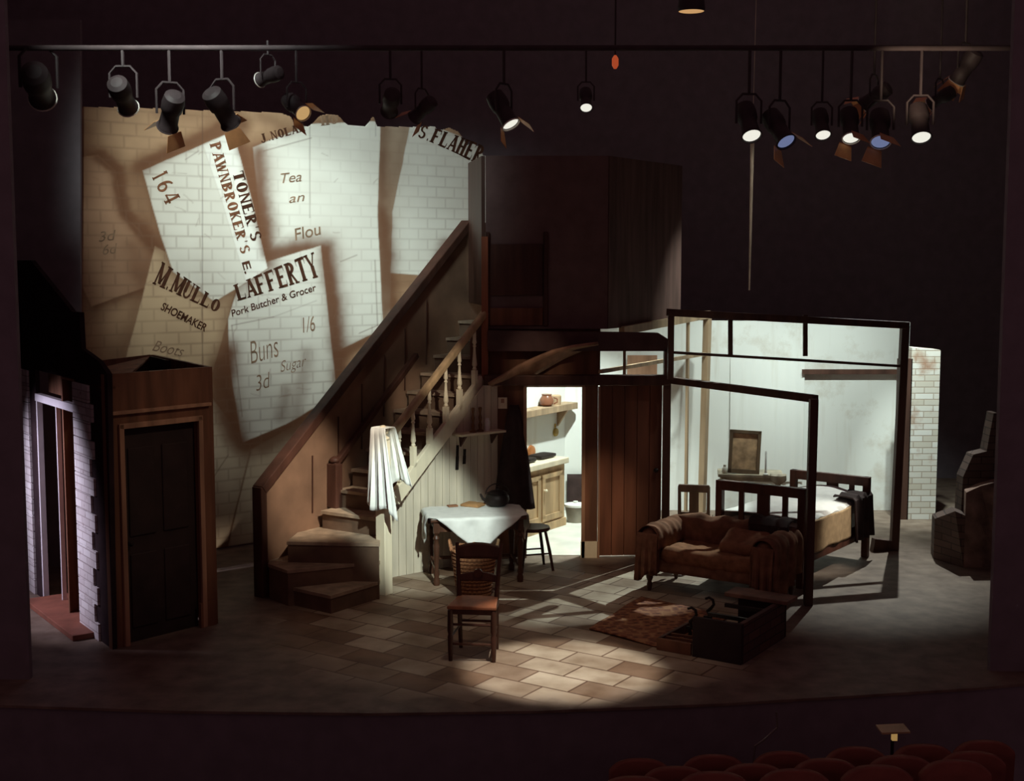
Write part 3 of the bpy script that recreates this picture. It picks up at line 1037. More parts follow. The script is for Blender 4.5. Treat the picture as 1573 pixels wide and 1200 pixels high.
mb = MB(); mb.box((xp + .012, KY - .03, .93), (.022, .03, 1.86)); mb.box((xe - .004, KY - .03, .93), (.012, .03, 1.86))
structure(mb, 'trim_5', BROWN_L)
# header from the stairs to the right-hand post
mb = MB(); mb.beam((-.30, KY - .02, 1.93), (xe + .06, KY - .02, 1.93), .12, .11)
structure(mb, 'trim_6', BROWN_D, bevel=.01)
# bulkhead above, with a transom opening on the right
x_t0, x_t1 = at(922, 560, 13.98).x, at(1018, 560, 13.98).x
mb = MB()
mb.plate([(-.45, 13.98, 1.86), (x_t0, 13.98, 1.86), (x_t0, 13.98, 2.5), (-.45, 13.98, 2.5)], (0, .04, 0))
structure(mb, 'wall_bulkhead', BROWN)
mb = MB()
mb.plate([(-.26, KY - .05, 2.46), (1.56, KY - .05, 2.43), (1.67, KY - .05, 2.36), (1.67, KY - .05, 2.24), (-.26, KY - .05, 2.24)], (0, .16, 0))
structure(mb, 'trim_7', DARKFLAT)
mb = MB(); mb.box((x_t0 + .26, 13.98, 2.1), (.03, .03, .32))
structure(mb, 'trim_8', TANTIM)
# curved fascia
outer = [(750, 590), (772, 577), (796, 562), (822, 550), (849, 539), (880, 532), (918, 527)]
inner = [(762, 594), (800, 586), (826, 573), (848, 560), (868, 549), (893, 538), (921, 530)]
mb = MB()


def fasc(u, v):
    t = u * (len(outer) - 1)
    i = min(int(t), len(outer) - 2); f = t - i
    o_ = at(outer[i][0] * (1 - f) + outer[i + 1][0] * f, outer[i][1] * (1 - f) + outer[i + 1][1] * f, 13.70)
    n_ = at(inner[i][0] * (1 - f) + inner[i + 1][0] * f, inner[i][1] * (1 - f) + inner[i + 1][1] * f, 13.93)
    return o_ * (1 - v) + n_ * v


mb.grid(fasc, 24, 4)
single(mb, 'curved_canopy', BROWN_L, 'curved brown canopy board sweeping up over the kitchen doorway', 'canopy', smooth=True, solid=.03)

# upper room (dark panelled box over the kitchen)
up_ = empty('upper_room', (-.28, 13.95, 2.5), 'tall dark brown panelled upper storey box above the kitchen doorway', 'upper storey')
ZB, ZU = 2.47, 4.3
mb = MB(); mb.plate([(-.28, 13.93, ZB), (1.02, 13.93, ZB), (1.02, 13.93, ZU), (-.28, 13.93, ZU)], (0, .04, 0))
mb.build('front_wall', plain('upper_flat', (.165, .11, .105), .9, var=.12, spec=.05), up_)
e2 = Vector((1.03, 13.95, 0)) + u3 * 1.75
mb = MB(); mb.plate([(1.03, 13.95, ZB), (e2.x, e2.y, ZB), (e2.x, e2.y, ZU), (1.03, 13.95, ZU)], -v3 * .04)
mb.build('side_wall', wood('dim_brown_flat', (.125, .07, .058), .8), up_)
mb = MB(); mb.plate([(-.285, 13.96, 2.72), (-.46, 15.0, 2.72), (-.46, 15.0, ZU), (-.285, 13.96, ZU)], (-.04, 0, 0))
mb.build('stair_side_wall', BROWN_D, up_)
mb = MB()
xa, xb = at(752, 490, 13.9).x, at(834, 490, 13.9).x
mb.box(((xa + xb) / 2, 13.915, 2.60), (xb - xa, .025, .19))
mb.build('apron_panel', BROWN, up_, bevel=.01)
mb = MB()
mb.box(((xa + xb) / 2, 13.915, 3.1), (xb - xa, .02, .55))
mb.box((xb + .03, 13.91, 3.0), (.05, .03, 1.0)); mb.box((xa - .02, 13.91, 3.0), (.05, .03, 1.0))
mb.build('window_frame', BROWN_D, up_, bevel=.01)

# kitchen and bedroom walls
K0 = Vector((-.14, 15.28, 0))
kc = W(868, 600, K0, u3); kc = Vector((kc.x, kc.y, 0))
BW = kc.y
mb = MB(); k1 = K0 + u3 * 0.25
mb.plate([k1, kc, kc + Vector((0, 0, 2.45)), k1 + Vector((0, 0, 2.45))], -v3 * .06)
structure(mb, 'wall_kitchen_back', KWALL)
xr = at(1392, 700, BW).x
mb = MB(); mb.plate([kc, (xr, BW, 0), (xr, BW, 2.42), kc + Vector((0, 0, 2.45))], (0, .08, 0))
structure(mb, 'wall_bedroom', PLAS)
mb = MB(); mb.plate([(xd0 - .35, KY + .09, .004), (xd1 + .02, KY + .09, .004), (kc.x + .9, BW - .03, .004), (kc.x, BW - .03, .004), (K0.x + .1, K0.y + .1, .004)], (0, 0, -.003))
structure(mb, 'floor_kitchen', plain('pale_kitchen_tiles', (.72, .70, .62), .7, var=.12, scale=3))
# battens and paper strips left on the old wall
for px, w, y0, y1, m_ in ((1041, .04, 500, 780, TANTIM),):
    a, b = at(px, y0, BW - .02), at(px, y1, BW - .02)
mb = MB()
a, b = at(1232, 566, BW - .02), at(1405, 576, BW - .02)
mb.box(((a.x + b.x) / 2, BW - .03, (a.z + b.z) / 2), (b.x - a.x, .05, .06))
structure(mb, 'trim_9', FRAMEW)
a, b = at(1388, 560, 15.95), at(1394, 826, 15.95)
mb = MB(); mb.box((a.x + .03, 15.95, 1.0), (.13, .1, 2.0)); mb.box((a.x - .05, 15.93, 1.0), (.05, .08, 2.0))
structure(mb, 'trim_10', FRAMEW)
mb = MB(); a, b = at(1401, 534, 15.9), at(1445, 538, 15.9)
mb.plate([(a.x, 15.9, 0), (b.x, 15.9, 0), (b.x, 15.9, b.z), (a.x, 15.9, a.z)], (0, .3, 0))
structure(mb, 'wall_brick_right', BRICKW)
# paper panel left on the wall over the dressing table
mb = MB()
a, b = at(1122, 545, BW - .01), at(1236, 556, BW - .01)
c, d = at(1232, 740, BW - .01), at(1120, 740, BW - .01)
mb.grid(lambda u, v: (a * (1 - u) + b * u) * (1 - v) + (d * (1 - u) + c * u) * v + Vector((0, -.012 * math.sin(u * 23) ** 2 - .02 * math.sin(v * 3), -.03 * math.sin(u * PI) * (1 - v))), 30, 20)
single(mb, 'wall_hanging', plaster('pale_sheet', (.82, .83, .79, 1), (.6, .55, .42, 1), .62), 'pale thin sheet hung on the bedroom wall behind the dressing table', 'sheet', smooth=True)
# brown board on the kitchen side seen through the transom
mb = MB(); a, b = at(964, 546, BW - .06), at(1009, 590, BW - .06)
mb.box(((a.x + b.x) / 2, BW - .05, a.z - .45), (b.x - a.x, .04, .9))
single(mb, 'brown_board', BROWN_L, 'brown board hung high on the back wall, seen through the opening over the plank door', 'board')

# skeleton frames of the bedroom
tf = empty('timber_frame', F(1372, 850), 'tall dark timber frame outlining the bedroom front, with glazing bars along the top', 'frame')
Yl, Yr = F(1025, 866).y, 14.2


def fy(px):
    return Yl + (Yr - Yl) * (px - 1025) / (1372 - 1025)


def fp(px, py):
    return at(px, py, fy(px))


mb = MB(); mb.beam(fp(1026, 480), fp(1394, 500), .1, .075); mb.build('top_rail', FRAMEW, tf, bevel=.006)
mb = MB(); mb.beam(fp(1026, 541), fp(1392, 563), .05, .028); mb.build('mid_rail', FRAMEW, tf)
mb = MB(); q = fp(1373, 850); q.z = 0.0; mb.beam(q, fp(1390, 500), .085, .1, up=(0, 1, 0)); mb.build('post', FRAMEW, tf, bevel=.006)
mb = MB(); q = fp(1031, 480); q.z = 1.96; mb.beam(q, fp(1031, 480), .06, .07, up=(0, 1, 0)); mb.build('post', FRAMEW, tf)
for px in (1122, 1237):
    mb = MB(); mb.beam(fp(px, 547), fp(px, 484), .045, .04, up=(0, 1, 0)); mb.build('glazing_bar', FRAMEW, tf)
mb = MB(); mb.beam(fp(1340, 838), fp(1373, 842), .08, .16); mb.build('bottom_rail', FRAMEW, tf)
# frame standing between kitchen and bedroom
sf = empty('partition_frame', (2.34, 15.7, 0), 'slender tan timber frame standing behind the tall dark frame, between kitchen and bedroom', 'frame')
P0 = Vector((1.04, 13.95, 0))
pf = lambda px, py: W(px, py, P0, u3)
mb = MB(); q = pf(1079, 700); q.z = 0; mb.beam(q, pf(1087, 482), .075, .09, up=u3); mb.build('post', TANTIM, sf)
mb = MB(); mb.beam(pf(955, 508), pf(1088, 483), .07, .09); mb.build('top_rail', TANTIM, sf)
mb = MB(); mb.beam(pf(922, 571), pf(1087, 543), .04, .04); mb.build('mid_rail', TANTIM, sf)
mb = MB(); q = pf(1056, 600); q.z = 0; mb.beam(q, pf(1057, 490), .03, .04, up=u3); mb.build('stud', TANTIM, sf)
# low front frame
ff = empty('doorframe_front', F(1235, 925), 'low dark timber frame running from the plank door to a lone post beside the sofa', 'frame')
ff.name = 'front_frame'
pa, pb = Vector((xe + .06, KY - .02, 1.93)), at(1250, 612, 12.2)
pb.z = 1.90
pb.x += .02
mb = MB(); mb.beam(pa, pb, .08, .07); mb.build('rail', FRAMEW, ff, bevel=.006)
q = F(1241, 930); pb.x, pb.y = q.x + .01, q.y; mb = MB(); mb.beam(q, (pb.x - .0, pb.y, pb.z + .035), .075, .085, up=(0, 1, 0)); mb.build('post', FRAMEW, ff, bevel=.006)

# ------------------------------------------------------------------ kitchen things
cd0, cd1 = F(780, 836), F(869, 807)
kx = (cd1 - cd0).normalized()
ang = math.atan2(kx.y, kx.x)
Lc = (cd1 - cd0).length
cup = empty('kitchen_cupboard', cd0, 'old pine kitchen cupboard with panelled doors seen through the doorway', 'cupboard')
cm = frame(cd0.x, cd0.y, 0, ang)
mb = MB(cm); mb.box((Lc / 2, .2, .40), (Lc, .36, .72)); mb.box((Lc / 2, .2, .05), (Lc + .03, .40, .10)); mb.build('body', PINE, cup, bevel=.006)
mb = MB(cm); mb.box((Lc / 2, .19, .80), (Lc + .05, .44, .07)); mb.build('worktop', CREAM, cup, bevel=.01)
for x0, x1 in ((.28, .70), (.74, Lc - .08)):
    w = x1 - x0; xm = (x0 + x1) / 2
    mb = MB(cm)
    mb.box((xm, .012, .16), (w, .03, .07)); mb.box((xm, .012, .66), (w, .03, .06))
    mb.box((x0 + .03, .012, .41), (.06, .03, .5)); mb.box((x1 - .03, .012, .41), (.06, .03, .5)); mb.box((xm, .02, .41), (w - .12, .012, .45))
    d = mb.build('door', PINE, cup, bevel=.004)
    mb = MB(cm); mb.lathe([(.012, 0), (.01, .02), (.02, .03), (.01, .045)], (x0 + .03, -.003, .5), 12, Matrix.Rotation(PI / 2, 3, 'X')); mb.build('knob', CREAM, d, smooth=True)
mb = MB(cm); mb.soft((Lc - .22, .2, .865), (.34, .2, .05), .02, 5)
single(mb, 'baking_tray', IRON, 'dark baking tray at the right end of the pine cupboard top', 'tray', smooth=True)
mb = MB(cm); mb.soft((Lc - .62, .16, .87), (.20, .16, .06), .025, 5)
single(mb, 'dark_tin', IRON, 'dark flat tin at the left of the pine cupboard top', 'tin', smooth=True)
# round copper mould and yellow ornament on the wall, shelf with pots
wk = lambda px, py, off=0.0: W(px, py, K0 + v3 * off, u3)
RW = Matrix.Rotation(TH, 3, 'Z') @ Matrix.Rotation(PI / 2, 3, 'X')
mb = MB()
RK = Matrix(((u3.x, 0, v3.x), (u3.y, 0, v3.y), (0, 1, 0)))
mb.lathe([(.09, 0), (.085, .02), (.05, .035), (.02, .03)], wk(815, 695, .005), 18, RK)
single(mb, 'copper_plate', plain('copper', (.45, .17, .06), .4, .5), 'round copper plate on the kitchen wall over the cupboard', 'plate', smooth=True)
mb = MB(); mb.lathe([(.055, 0), (.05, .02), (.03, .03), (.01, .025)], wk(853, 664, .005), 16, RK); mb.box(tuple(wk(853, 654, .015)), (.02, .02, .05))
single(mb, 'wall_ornament', plain('mustard', (.45, .30, .07), .6), 'small mustard coloured ornament hanging in the middle of the kitchen wall', 'ornament', smooth=True)
a, b = wk(780, 640), wk(867, 614)
zt = (a.z + b.z) / 2 + .02
ks = empty('kitchen_shelf', Vector((a.x, a.y, zt)), 'brown wooden shelf high on the kitchen wall', 'shelf')
a.z = b.z = zt
mb = MB(); mb.plate([a, b, b + v3 * .2, a + v3 * .2], (0, 0, -.08)); mb.build('board', TANTIM, ks, bevel=.004)
p = a + (b - a) * .86
mb = MB(); mb.plate([p + Vector((0, 0, -.08)), p + v3 * .16 + Vector((0, 0, -.08)), p + Vector((0, 0, -.3))], u3 * .04); mb.build('bracket', TANTIM, ks)
p = at(833, 606, 15.7); p = a + (b - a) * .55 + v3 * .1
mb = MB(); mb.lathe([(.05, 0), (.085, .03), (.09, .08), (.06, .13), (.065, .15)], p, 18); mb.tube([p + Vector((.085, 0, .11)), p + Vector((.13, 0, .09)), p + Vector((.13, 0, .05)), p + Vector((.085, 0, .03))], .01, 6)
single(mb, 'jug', plain('brown_glaze', (.22, .09, .05), .3), 'squat brown jug standing on the high kitchen shelf', 'jug', smooth=True)
p = a + (b - a) * .72 + v3 * .1
mb = MB(); mb.lathe([(.06, 0), (.065, .05), (.065, .11), (.05, .12)], p, 16)
single(mb, 'storage_tin', plain('tan_tin', (.48, .33, .2), .5), 'tan round tin beside the brown jug on the high kitchen shelf', 'tin', smooth=True)
p = F(884, 802)
bk = empty('lidded_bucket', p, 'grey bucket with a pale lid on the kitchen floor by the right jamb', 'bucket')
mb = MB(); mb.lathe([(.10, 0), (.13, .20), (.135, .2)], p, 20); mb.build('pail', plain('tin_grey', (.28, .25, .2), .5), bk, smooth=True)
mb = MB(); mb.lathe([(.14, .2), (.14, .225), (.03, .24), (.03, .26)], p, 20); mb.build('lid', LINEN, bk, smooth=True)
mb = MB(); a, b = at(871, 728, BW - .04), at(905, 722, BW - .04)
mb.grid(lambda u, v: Vector((a.x + (b.x - a.x) * u, BW - .06 + .02 * math.sin(u * 15) * v, a.z - v * .58)), 14, 8)
single(mb, 'dark_curtain', DARKCLOTH, 'short dark curtain below the white wall at the back of the kitchen', 'curtain', smooth=True, solid=.01)
# dark drape hanging beside the doorway, and the calendar above it
mb = MB()
cx0 = at(790, 700, KY - .05)


def drape(u, v):  # dark sheet flaring downwards, close in front of the wall
    w = .05 + .20 * v ** .8
    an = (u - .5) * PI
    return Vector((cx0.x + w * math.sin(an) * .9, KY - .012 - (.02 + .07 * v) * math.cos(an) - .012 * math.sin(u * 26) * v, at(790, 622, KY).z - v * 1.12))


mb.grid(drape, 30, 16)
single(mb, 'hanging_drape', DARKCLOTH, 'long dark drape hanging just left of the kitchen doorway', 'drape', smooth=True, solid=.01)
a, b = at(765, 611, KY - .02), at(779, 628, KY - .02)
mb = MB(); mb.box(((a.x + b.x) / 2, KY - .008, (a.z + b.z) / 2), (b.x - a.x, .012, a.z - b.z))
cal = empty('calendar', ((a.x + b.x) / 2, KY, a.z), 'small cream calendar pinned on the brown wall above the dark drape', 'calendar')
mb.build('sheet', CREAM, cal)
mb = MB(); mb.box(((a.x + b.x) / 2, KY - .016, (a.z + b.z) / 2 + .025), (.035, .004, .045)); mb.build('printed_panel', BROWN_L, cal)

# ------------------------------------------------------------------ corner porch on the left
A0, B0 = F(173, 998), F(329, 959)
pd = (B0 - A0).normalized()
pn = Vector((pd.y, -pd.x, 0))
qd = Vector((-.58, .815, 0)).normalized()
qn = Vector((-qd.y, qd.x, 0)) * -1
if qn.y > 0: qn = -qn
porch = empty('corner_porch', A0, 'dark corner porch with brown front, brick quoins and street doorway at the far left', 'porch')
ZP = 2.28
PL = (B0 - A0).length


def pw(px, py, off=0.0):
    return W(px, py, A0 + pn * off, pd)


def qw(px, py, off=0.0):
    return W(px, py, A0 + qn * off, qd)


zc = lambda z: Vector((0, 0, z))
o1, o2, o3, o4 = pw(188, 660), pw(303, 645), pw(300, 962), pw(193, 990)
zt = (o1.z + o2.z) / 2
s1, s2 = (o1 - A0).dot(pd), (o2 - A0).dot(pd)
P_ = lambda s, z, off=0.0: A0 + pd * s + pn * off + zc(z)
mb = MB()
for poly in ([P_(0, 0), P_(s1, 0), P_(s1, ZP), P_(0, ZP)], [P_(s2, 0), P_(PL, 0), P_(PL, ZP), P_(s2, ZP)], [P_(s1, zt), P_(s2, zt), P_(s2, ZP), P_(s1, ZP)]):
    mb.plate(poly, -pn * .05)
mb.build('front_wall', BROWN, porch)
mb = MB()
for (sa_, za_), (sb_, zb_) in (((s1 - .02, 0), (s1 - .02, zt + .04)), ((s2 + .02, 0), (s2 + .02, zt + .04)), ((s1 - .04, zt + .02), (s2 + .04, zt + .02))):
    mb.beam(P_(sa_, za_, .012), P_(sb_, zb_, .012), .045, .03, up=pn)
mb.build('door_surround', BROWN_L, porch, bevel=.004)
mb = MB(); mb.beam(P_(0.0, 1.96, .02), P_(PL, 1.96, .02), .04, .03); mb.build('cornice', BROWN_L, porch, bevel=.004)
mb = MB(); mb.plate([P_(s1, 0.0, -.06), P_(s2, 0.0, -.06), P_(s2, zt, -.06), P_(s1, zt, -.06)], -pn * .03)
dl = mb.build('door_leaf', DOORDK, porch)
mb = MB()
for x0, x1, z0, z1 in ((.1, .45, .12, .75), (.55, .9, .12, .75), (.1, .45, .9, 1.65), (.55, .9, .9, 1.65)):
    a, b = s1 + (s2 - s1) * x0, s1 + (s2 - s1) * x1
    mb.plate([P_(a, z0, -.045), P_(b, z0, -.045), P_(b, z1, -.045), P_(a, z1, -.045)], -pn * .02)
mb.build('raised_panel', DOORDK, dl, bevel=.01)
mb = MB(); mb.lathe([(.012, 0), (.012, .03), (.025, .045), (.01, .065)], P_(s1 + .06, .85, -.06), 10, Matrix(((pd.x, 0, pn.x), (pd.y, 0, pn.y), (0, 1, 0)))); mb.build('knob', IRON, dl)
mb = MB(); mb.beam(P_(PL * .93, 0, .01), P_(PL * .93, .22, .01), .16, .03, up=pn); mb.build('plinth', BROWN, porch)
# back of the porch, open to the sky
D0 = Vector((-3.74, 13.05, 0)) - (Vector((-3.74, 13.05, 0)) - B0) * .18
E0 = A0 + qd * 1.15
mb = MB(); mb.plate([B0 + zc(0), D0 + zc(0), D0 + zc(ZP), B0 + zc(ZP)], Vector((.03, .02, 0)))
mb.build('back_wall', BROWN, porch)
mb = MB(); mb.plate([D0 + zc(0), E0 + zc(0), E0 + zc(ZP), D0 + zc(ZP)], Vector((-.02, .03, 0)))
mb.build('inner_wall', BROWN, porch)
mb = MB()
t0, t1 = B0 + (D0 - B0) * .62, D0 + (B0 - D0) * .04
mb.plate([t0 + zc(1.7), t1 + zc(1.7), t1 + zc(ZP - .01), t0 + zc(ZP - .01)], Vector((-.03, -.02, 0)))
mb.build('dark_gap_panel', DOORDK, porch)  # darkness of a gap put in as a near-black sheet
mb = MB(); mb.plate([A0 + zc(ZP - .10), A0 + pd * PL * .1 + zc(ZP - .1), D0 + zc(ZP - .012), E0 + zc(ZP - .1)], (0, 0, -.02))
mb.build('sloping_top', wood('porch_top', (.26, .12, .07), .7), porch)
# left (street) face: black flat around a doorway
Q_ = lambda t, z, off=0.0: A0 + qd * t + qn * off + zc(z)
tq = lambda px, py=800: (qw(px, py) - A0).dot(qd)
tr0, tr1, tl1, tl0 = tq(147), tq(121), tq(62), tq(52)
tEnd = tq(18)
zl_ = qw(95, 578).z
top = [qw(165, 575), qw(162, 570), qw(151, 555), qw(138, 545), qw(125, 536), qw(122, 480)]
mb = MB()
mb.plate([Q_(0, 0), Q_(tr1, 0)] + [Q_(tr1, top[-1].z)] + [p for p in reversed(top)], -qn * .04)
mb.plate([Q_(tl1, 0), Q_(tEnd, 0), Q_(tEnd, 3.2), Q_(tl1, 3.2)], -qn * .04)
mb.plate([Q_(tr1, zl_), Q_(tl1, zl_), Q_(tl1, 3.2), Q_(tr1, top[-1].z)], -qn * .04)
mb.build('street_wall', plain('soot_flat', (.035, .022, .024), .95, spec=.03), porch)
QB = brickmat('quoin_brick', (.72, .68, .68, 1), (.56, .50, .50, 1), (.40, .34, .34, 1), math.atan2(qd.y, qd.x), bw=.2, rh=.068, flakes=((.2, .12, .11, 1), 9, .66))
for side, (ta, tb, px_t, z_top) in enumerate(((tr1, tr0, 134, qw(134, 590).z), (tl0 - .02, tq(38), 44, qw(44, 578).z))):
    mb = MB()
    z, i = 0.0, 0
    while z < z_top - .02:
        h = .155
        ext = .0 if i % 2 else .09
        d_ = 1 if side else -1
        mb.plate([Q_(ta, z, .02), Q_(tb + d_ * (ext - .05), z, .02), Q_(tb + d_ * (ext - .05), z + h - .008, .02), Q_(ta, z + h - .008, .02)], -qn * .04)
        z += h; i += 1
    mb.build('brick_quoin', QB, porch)
# doorway: white frame, panelled door, fanlight board and step
zli = qw(95, 622).z
mb = MB(); mb.beam(Q_(tr1, zli, -.02), Q_(tl1, zli, -.02), .06, .07); mb.build('lintel', PAINTW, porch, bevel=.004)
mb = MB(); mb.beam(Q_(tl1 - .03, 0, -.02), Q_(tl1 - .03, zli, -.02), .03, .05, up=qn); mb.build('door_jamb', PAINTW, porch)
tj = tq(78)
mb = MB(); mb.beam(Q_(tj, .05, -.10), Q_(tj, zli, -.10), .022, .04, up=qn); mb.build('door_stop', PAINTW, porch)
mb = MB(); mb.plate([Q_(tr1, .05, -.2), Q_(tj, .05, -.2), Q_(tj, zli, -.2), Q_(tr1, zli, -.2)], -qn * .04)
d2 = mb.build('street_door', DOORW, porch)
mb = MB()
for za_, zb_ in ((.2, .85), (.98, zli - .12)):
    a, b = tr1 + (tj - tr1) * .1, tr1 + (tj - tr1) * .62
    mb.plate([Q_(a, za_, -.185), Q_(b, za_, -.185), Q_(b, zb_, -.185), Q_(a, zb_, -.185)], -qn * .02)
mb.build('door_panel', BROWN, d2, bevel=.01)
mb = MB(); mb.plate([Q_(tr1, .9, -.185), Q_(tr1 + (tj - tr1) * .66, .9, -.185), Q_(tr1 + (tj - tr1) * .66, .93, -.185), Q_(tr1, .93, -.185)], qn * .02); mb.build('mid_rail', BROWN_L, d2)
mb = MB(); mb.plate([Q_(tr1, zli + .04, -.12), Q_(tl1, zli + .04, -.12), Q_(tl1, zl_, -.12), Q_(tr1, zl_ - .02, -.12)], -qn * .03); mb.build('fanlight_board', BROWN, porch)
mb = MB(); mb.plate([Q_(tr0 + .08, .05, .20), Q_(tl1 - .1, .05, .20), Q_(tl1 - .1, .05, -.2), Q_(tr0 + .08, .05, -.2)], (0, 0, -.05)); mb.build('doorstep', plain('red_step', (.20, .07, .045), .7), porch, bevel=.006)

# ------------------------------------------------------------------ table group
TW = math.radians(9.8)
tx, ty = -.375, 12.95
tm = frame(tx, ty, 0, TW)
TZ = .675
table = empty('kitchen_table', (tx, ty, 0), 'dark wooden table with turned legs under the white cloth', 'table')
mb = MB(tm); mb.box((0, 0, TZ - .02), (.96, .60, .035)); mb.build('tabletop', WOODTAB, table, bevel=.008)
mb = MB(tm)
for y in (-.25, .25): mb.box((0, y, TZ - .09), (.84, .022, .10))
for x in (-.42, .42): mb.box((x, 0, TZ - .09), (.022, .48, .10))
mb.build('apron', WOODTAB, table)
legp = [(.03, 0), (.034, .05), (.024, .08), (.03, .11), (.022, .16), (.028, .3), (.034, .40), (.022, .44), (.034, .47), (.02, .5), (.034, .53)]
for x in (-.42, .42):
    for y in (-.25, .25):
        mb = MB(tm)
        mb.lathe(legp, (x, y, 0), 14); mb.box((x, y, .59), (.06, .06, .13))
        mb.build('leg', WOODTAB, table, smooth=True)
mb = MB(tm); mb.box((0, .25, .16), (.8, .025, .03)); mb.box((-.42, 0, .16), (.025, .46, .03)); mb.box((.42, 0, .16), (.025, .46, .03)); mb.build('stretcher', WOODTAB, table)


def cloth(u, v):
    # a square cloth laid cornerwise on the table, its corners hanging
    a, b = (u - .5) * 1.10, (v - .5) * 1.10
    x, y = (a + b) * .7071 * 1.04, (b - a) * .7071 * 0.86
    hx, hy = .487, .307
    dx, dy = max(abs(x) - hx, 0), max(abs(y) - hy, 0)
    d = math.hypot(dx, dy)
    qx, qy = max(-hx, min(hx, x)), max(-hy, min(hy, y))
    z = TZ + .006 + .002 * mnoise.noise(Vector((x * 7, y * 7, 0)))
    if d > 0:
        k = min(d, .028)
        qx += math.copysign(k * dx / d + .015 * math.sin(y * 30) * min(1, dx / .1), x) if dx else 0
        qy += math.copysign(k * dy / d + .02 * math.sin(x * 22) * min(1, dy / .1), y) if dy else 0
        z -= max(0, d - .012)
    return tm @ Vector((qx, qy, z))


mb = MB(); mb.grid(cloth, 70, 70)
single(mb, 'tablecloth', LINEN, 'white cloth laid cornerwise over the table, its corners hanging', 'tablecloth', smooth=True, solid=.004)
# pot, book and papers on the cloth
ZT_ = TZ + .012
pk = F(764, 777, ZT_)
pot = empty('cooking_pot', pk, 'round dark cooking pot with a bail handle on the back of the white tablecloth', 'pot')
mb = MB(); mb.lathe([(.075, 0), (.115, .03), (.125, .07), (.115, .11), (.10, .125), (.108, .135)], pk, 24); mb.build('body', IRON, pot, smooth=True)
mb = MB(); mb.lathe([(.105, .133), (.07, .155), (.02, .165), (.012, .18), (.02, .195), (.008, .2)], pk, 20); mb.build('lid', IRON, pot, smooth=True)
mb = MB(); mb.tube([pk + Vector((-.12 * math.cos(t), 0, .12 + .11 * math.sin(t))) for t in [PI * i / 12 for i in range(13)]], .006, 8); mb.build('handle', IRON, pot, smooth=True)
mb = MB(); mb.tube([pk + Vector((-.11, -.02, .05)), pk + Vector((-.15, -.03, .08)), pk + Vector((-.175, -.035, .13))], [.02, .014, .010], 8); mb.build('spout', IRON, pot, smooth=True)
b0 = F(727, 777, ZT_)
bm = frame(b0.x, b0.y, ZT_, math.radians(-28))
bk_ = empty('account_book', b0, 'flat brown book lying open on papers beside the pot', 'book')
mb = MB(bm); mb.box((0, 0, .012), (.21, .17, .022)); mb.build('cover', plain('brown_card', (.36, .19, .08), .6), bk_, bevel=.003)
mb = MB(bm); mb.box((0, 0, .0265), (.18, .145, .006)); mb.build('leaf', plain('tan_leaf', (.45, .25, .11), .7), bk_)
mb = MB(bm); mb.box((.05, .13, .004), (.24, .14, .006))
single(mb, 'loose_papers', LINEN, 'loose white papers on the tablecloth behind the brown book', 'papers')
pb_ = F(695, 778, ZT_); mb = MB(frame(pb_.x, pb_.y, ZT_, .4)); mb.box((0, 0, .007), (.10, .07, .013))
single(mb, 'notebook', plain('rust_card', (.32, .14, .07), .7), 'small rust coloured notebook left of the brown book on the table', 'notebook', bevel=.002)
# wicker basket
bc = Vector((-.365, 12.24, 0))
bas = empty('wicker_basket', bc, 'tall brown wicker basket standing in front of the table, behind the chair', 'basket')
mb = MB()
for i in range(12):
    z0 = .02 + i * .035
    r = .165 + .05 * (i / 11)
    mb.lathe([(r - .01, z0), (r + .006, z0 + .008), (r + .006, z0 + .026), (r - .008, z0 + .034)], bc, 34, caps=False)
mb.lathe([(.16, .005), (.16, .02)], bc, 30)
mb.build('weave', WICKER, bas, smooth=True)
mb = MB(); mb.tube([bc + Vector((.215 * math.cos(t), .215 * math.sin(t), .45 + .008 * math.sin(t * 9))) for t in [2 * PI * i / 36 for i in range(36)]], .016, 8, closed=True); mb.build('rim', WICKER, bas, smooth=True)
for s in (-1, 1):
    mb = MB(); mb.tube([bc + Vector((s * (.215 + .02 * math.sin(t)), .07 * math.cos(t), .45 + .09 * math.sin(t))) for t in [PI * i / 8 for i in range(9)]], .013, 8); mb.build('handle', PINE if s > 0 else WICKER, bas, smooth=True)

# ------------------------------------------------------------------ chairs
chx, chy = -.30, 10.33
ch = empty('wooden_chair', (chx, chy, 0), 'dark wooden chair with a red-brown seat standing alone in front of the table', 'chair')
cm = frame(chx, chy, 0, math.radians(-7))
mb = MB(cm)
mb.plate([(-.20, -.19, .455), (.20, -.19, .455), (.165, .17, .455), (-.165, .17, .455)], (0, 0, -.028)); mb.build('seat', SEATW, ch, bevel=.008)
mb = MB(cm); mb.box((0, -.165, .41), (.34, .02, .05)); mb.box((-.165, 0, .41), (.02, .32, .05)); mb.box((.165, 0, .41), (.02, .32, .05)); mb.build('seat_rail', CHAIRW, ch)
for s in (-1, 1):
    mb = MB(cm); mb.lathe([(.016, 0), (.02, .08), (.024, .2), (.018, .22), (.026, .25), (.022, .42)], (s * .175, -.165, 0), 12); mb.build('leg', CHAIRW, ch, smooth=True)
    mb = MB(cm); mb.tube([(s * .15, .20, 0), (s * .152, .165, .25), (s * .155, .155, .45), (s * .168, .19, .68), (s * .185, .235, .88)], [.017, .02, .021, .019, .015], 8); mb.build('back_leg', CHAIRW, ch, smooth=True)
    mb = MB(cm); mb.tube([(s * .17, -.16, .2), (s * .153, .17, .2)], .01, 8); mb.build('stretcher', CHAIRW, ch)
for y, z in ((-.165, .14), (-.165, .30), (.17, .24)):
    mb = MB(cm); mb.tube([(-.17, y, z), (.17, y, z)], .011, 8); mb.build('stretcher', CHAIRW, ch)


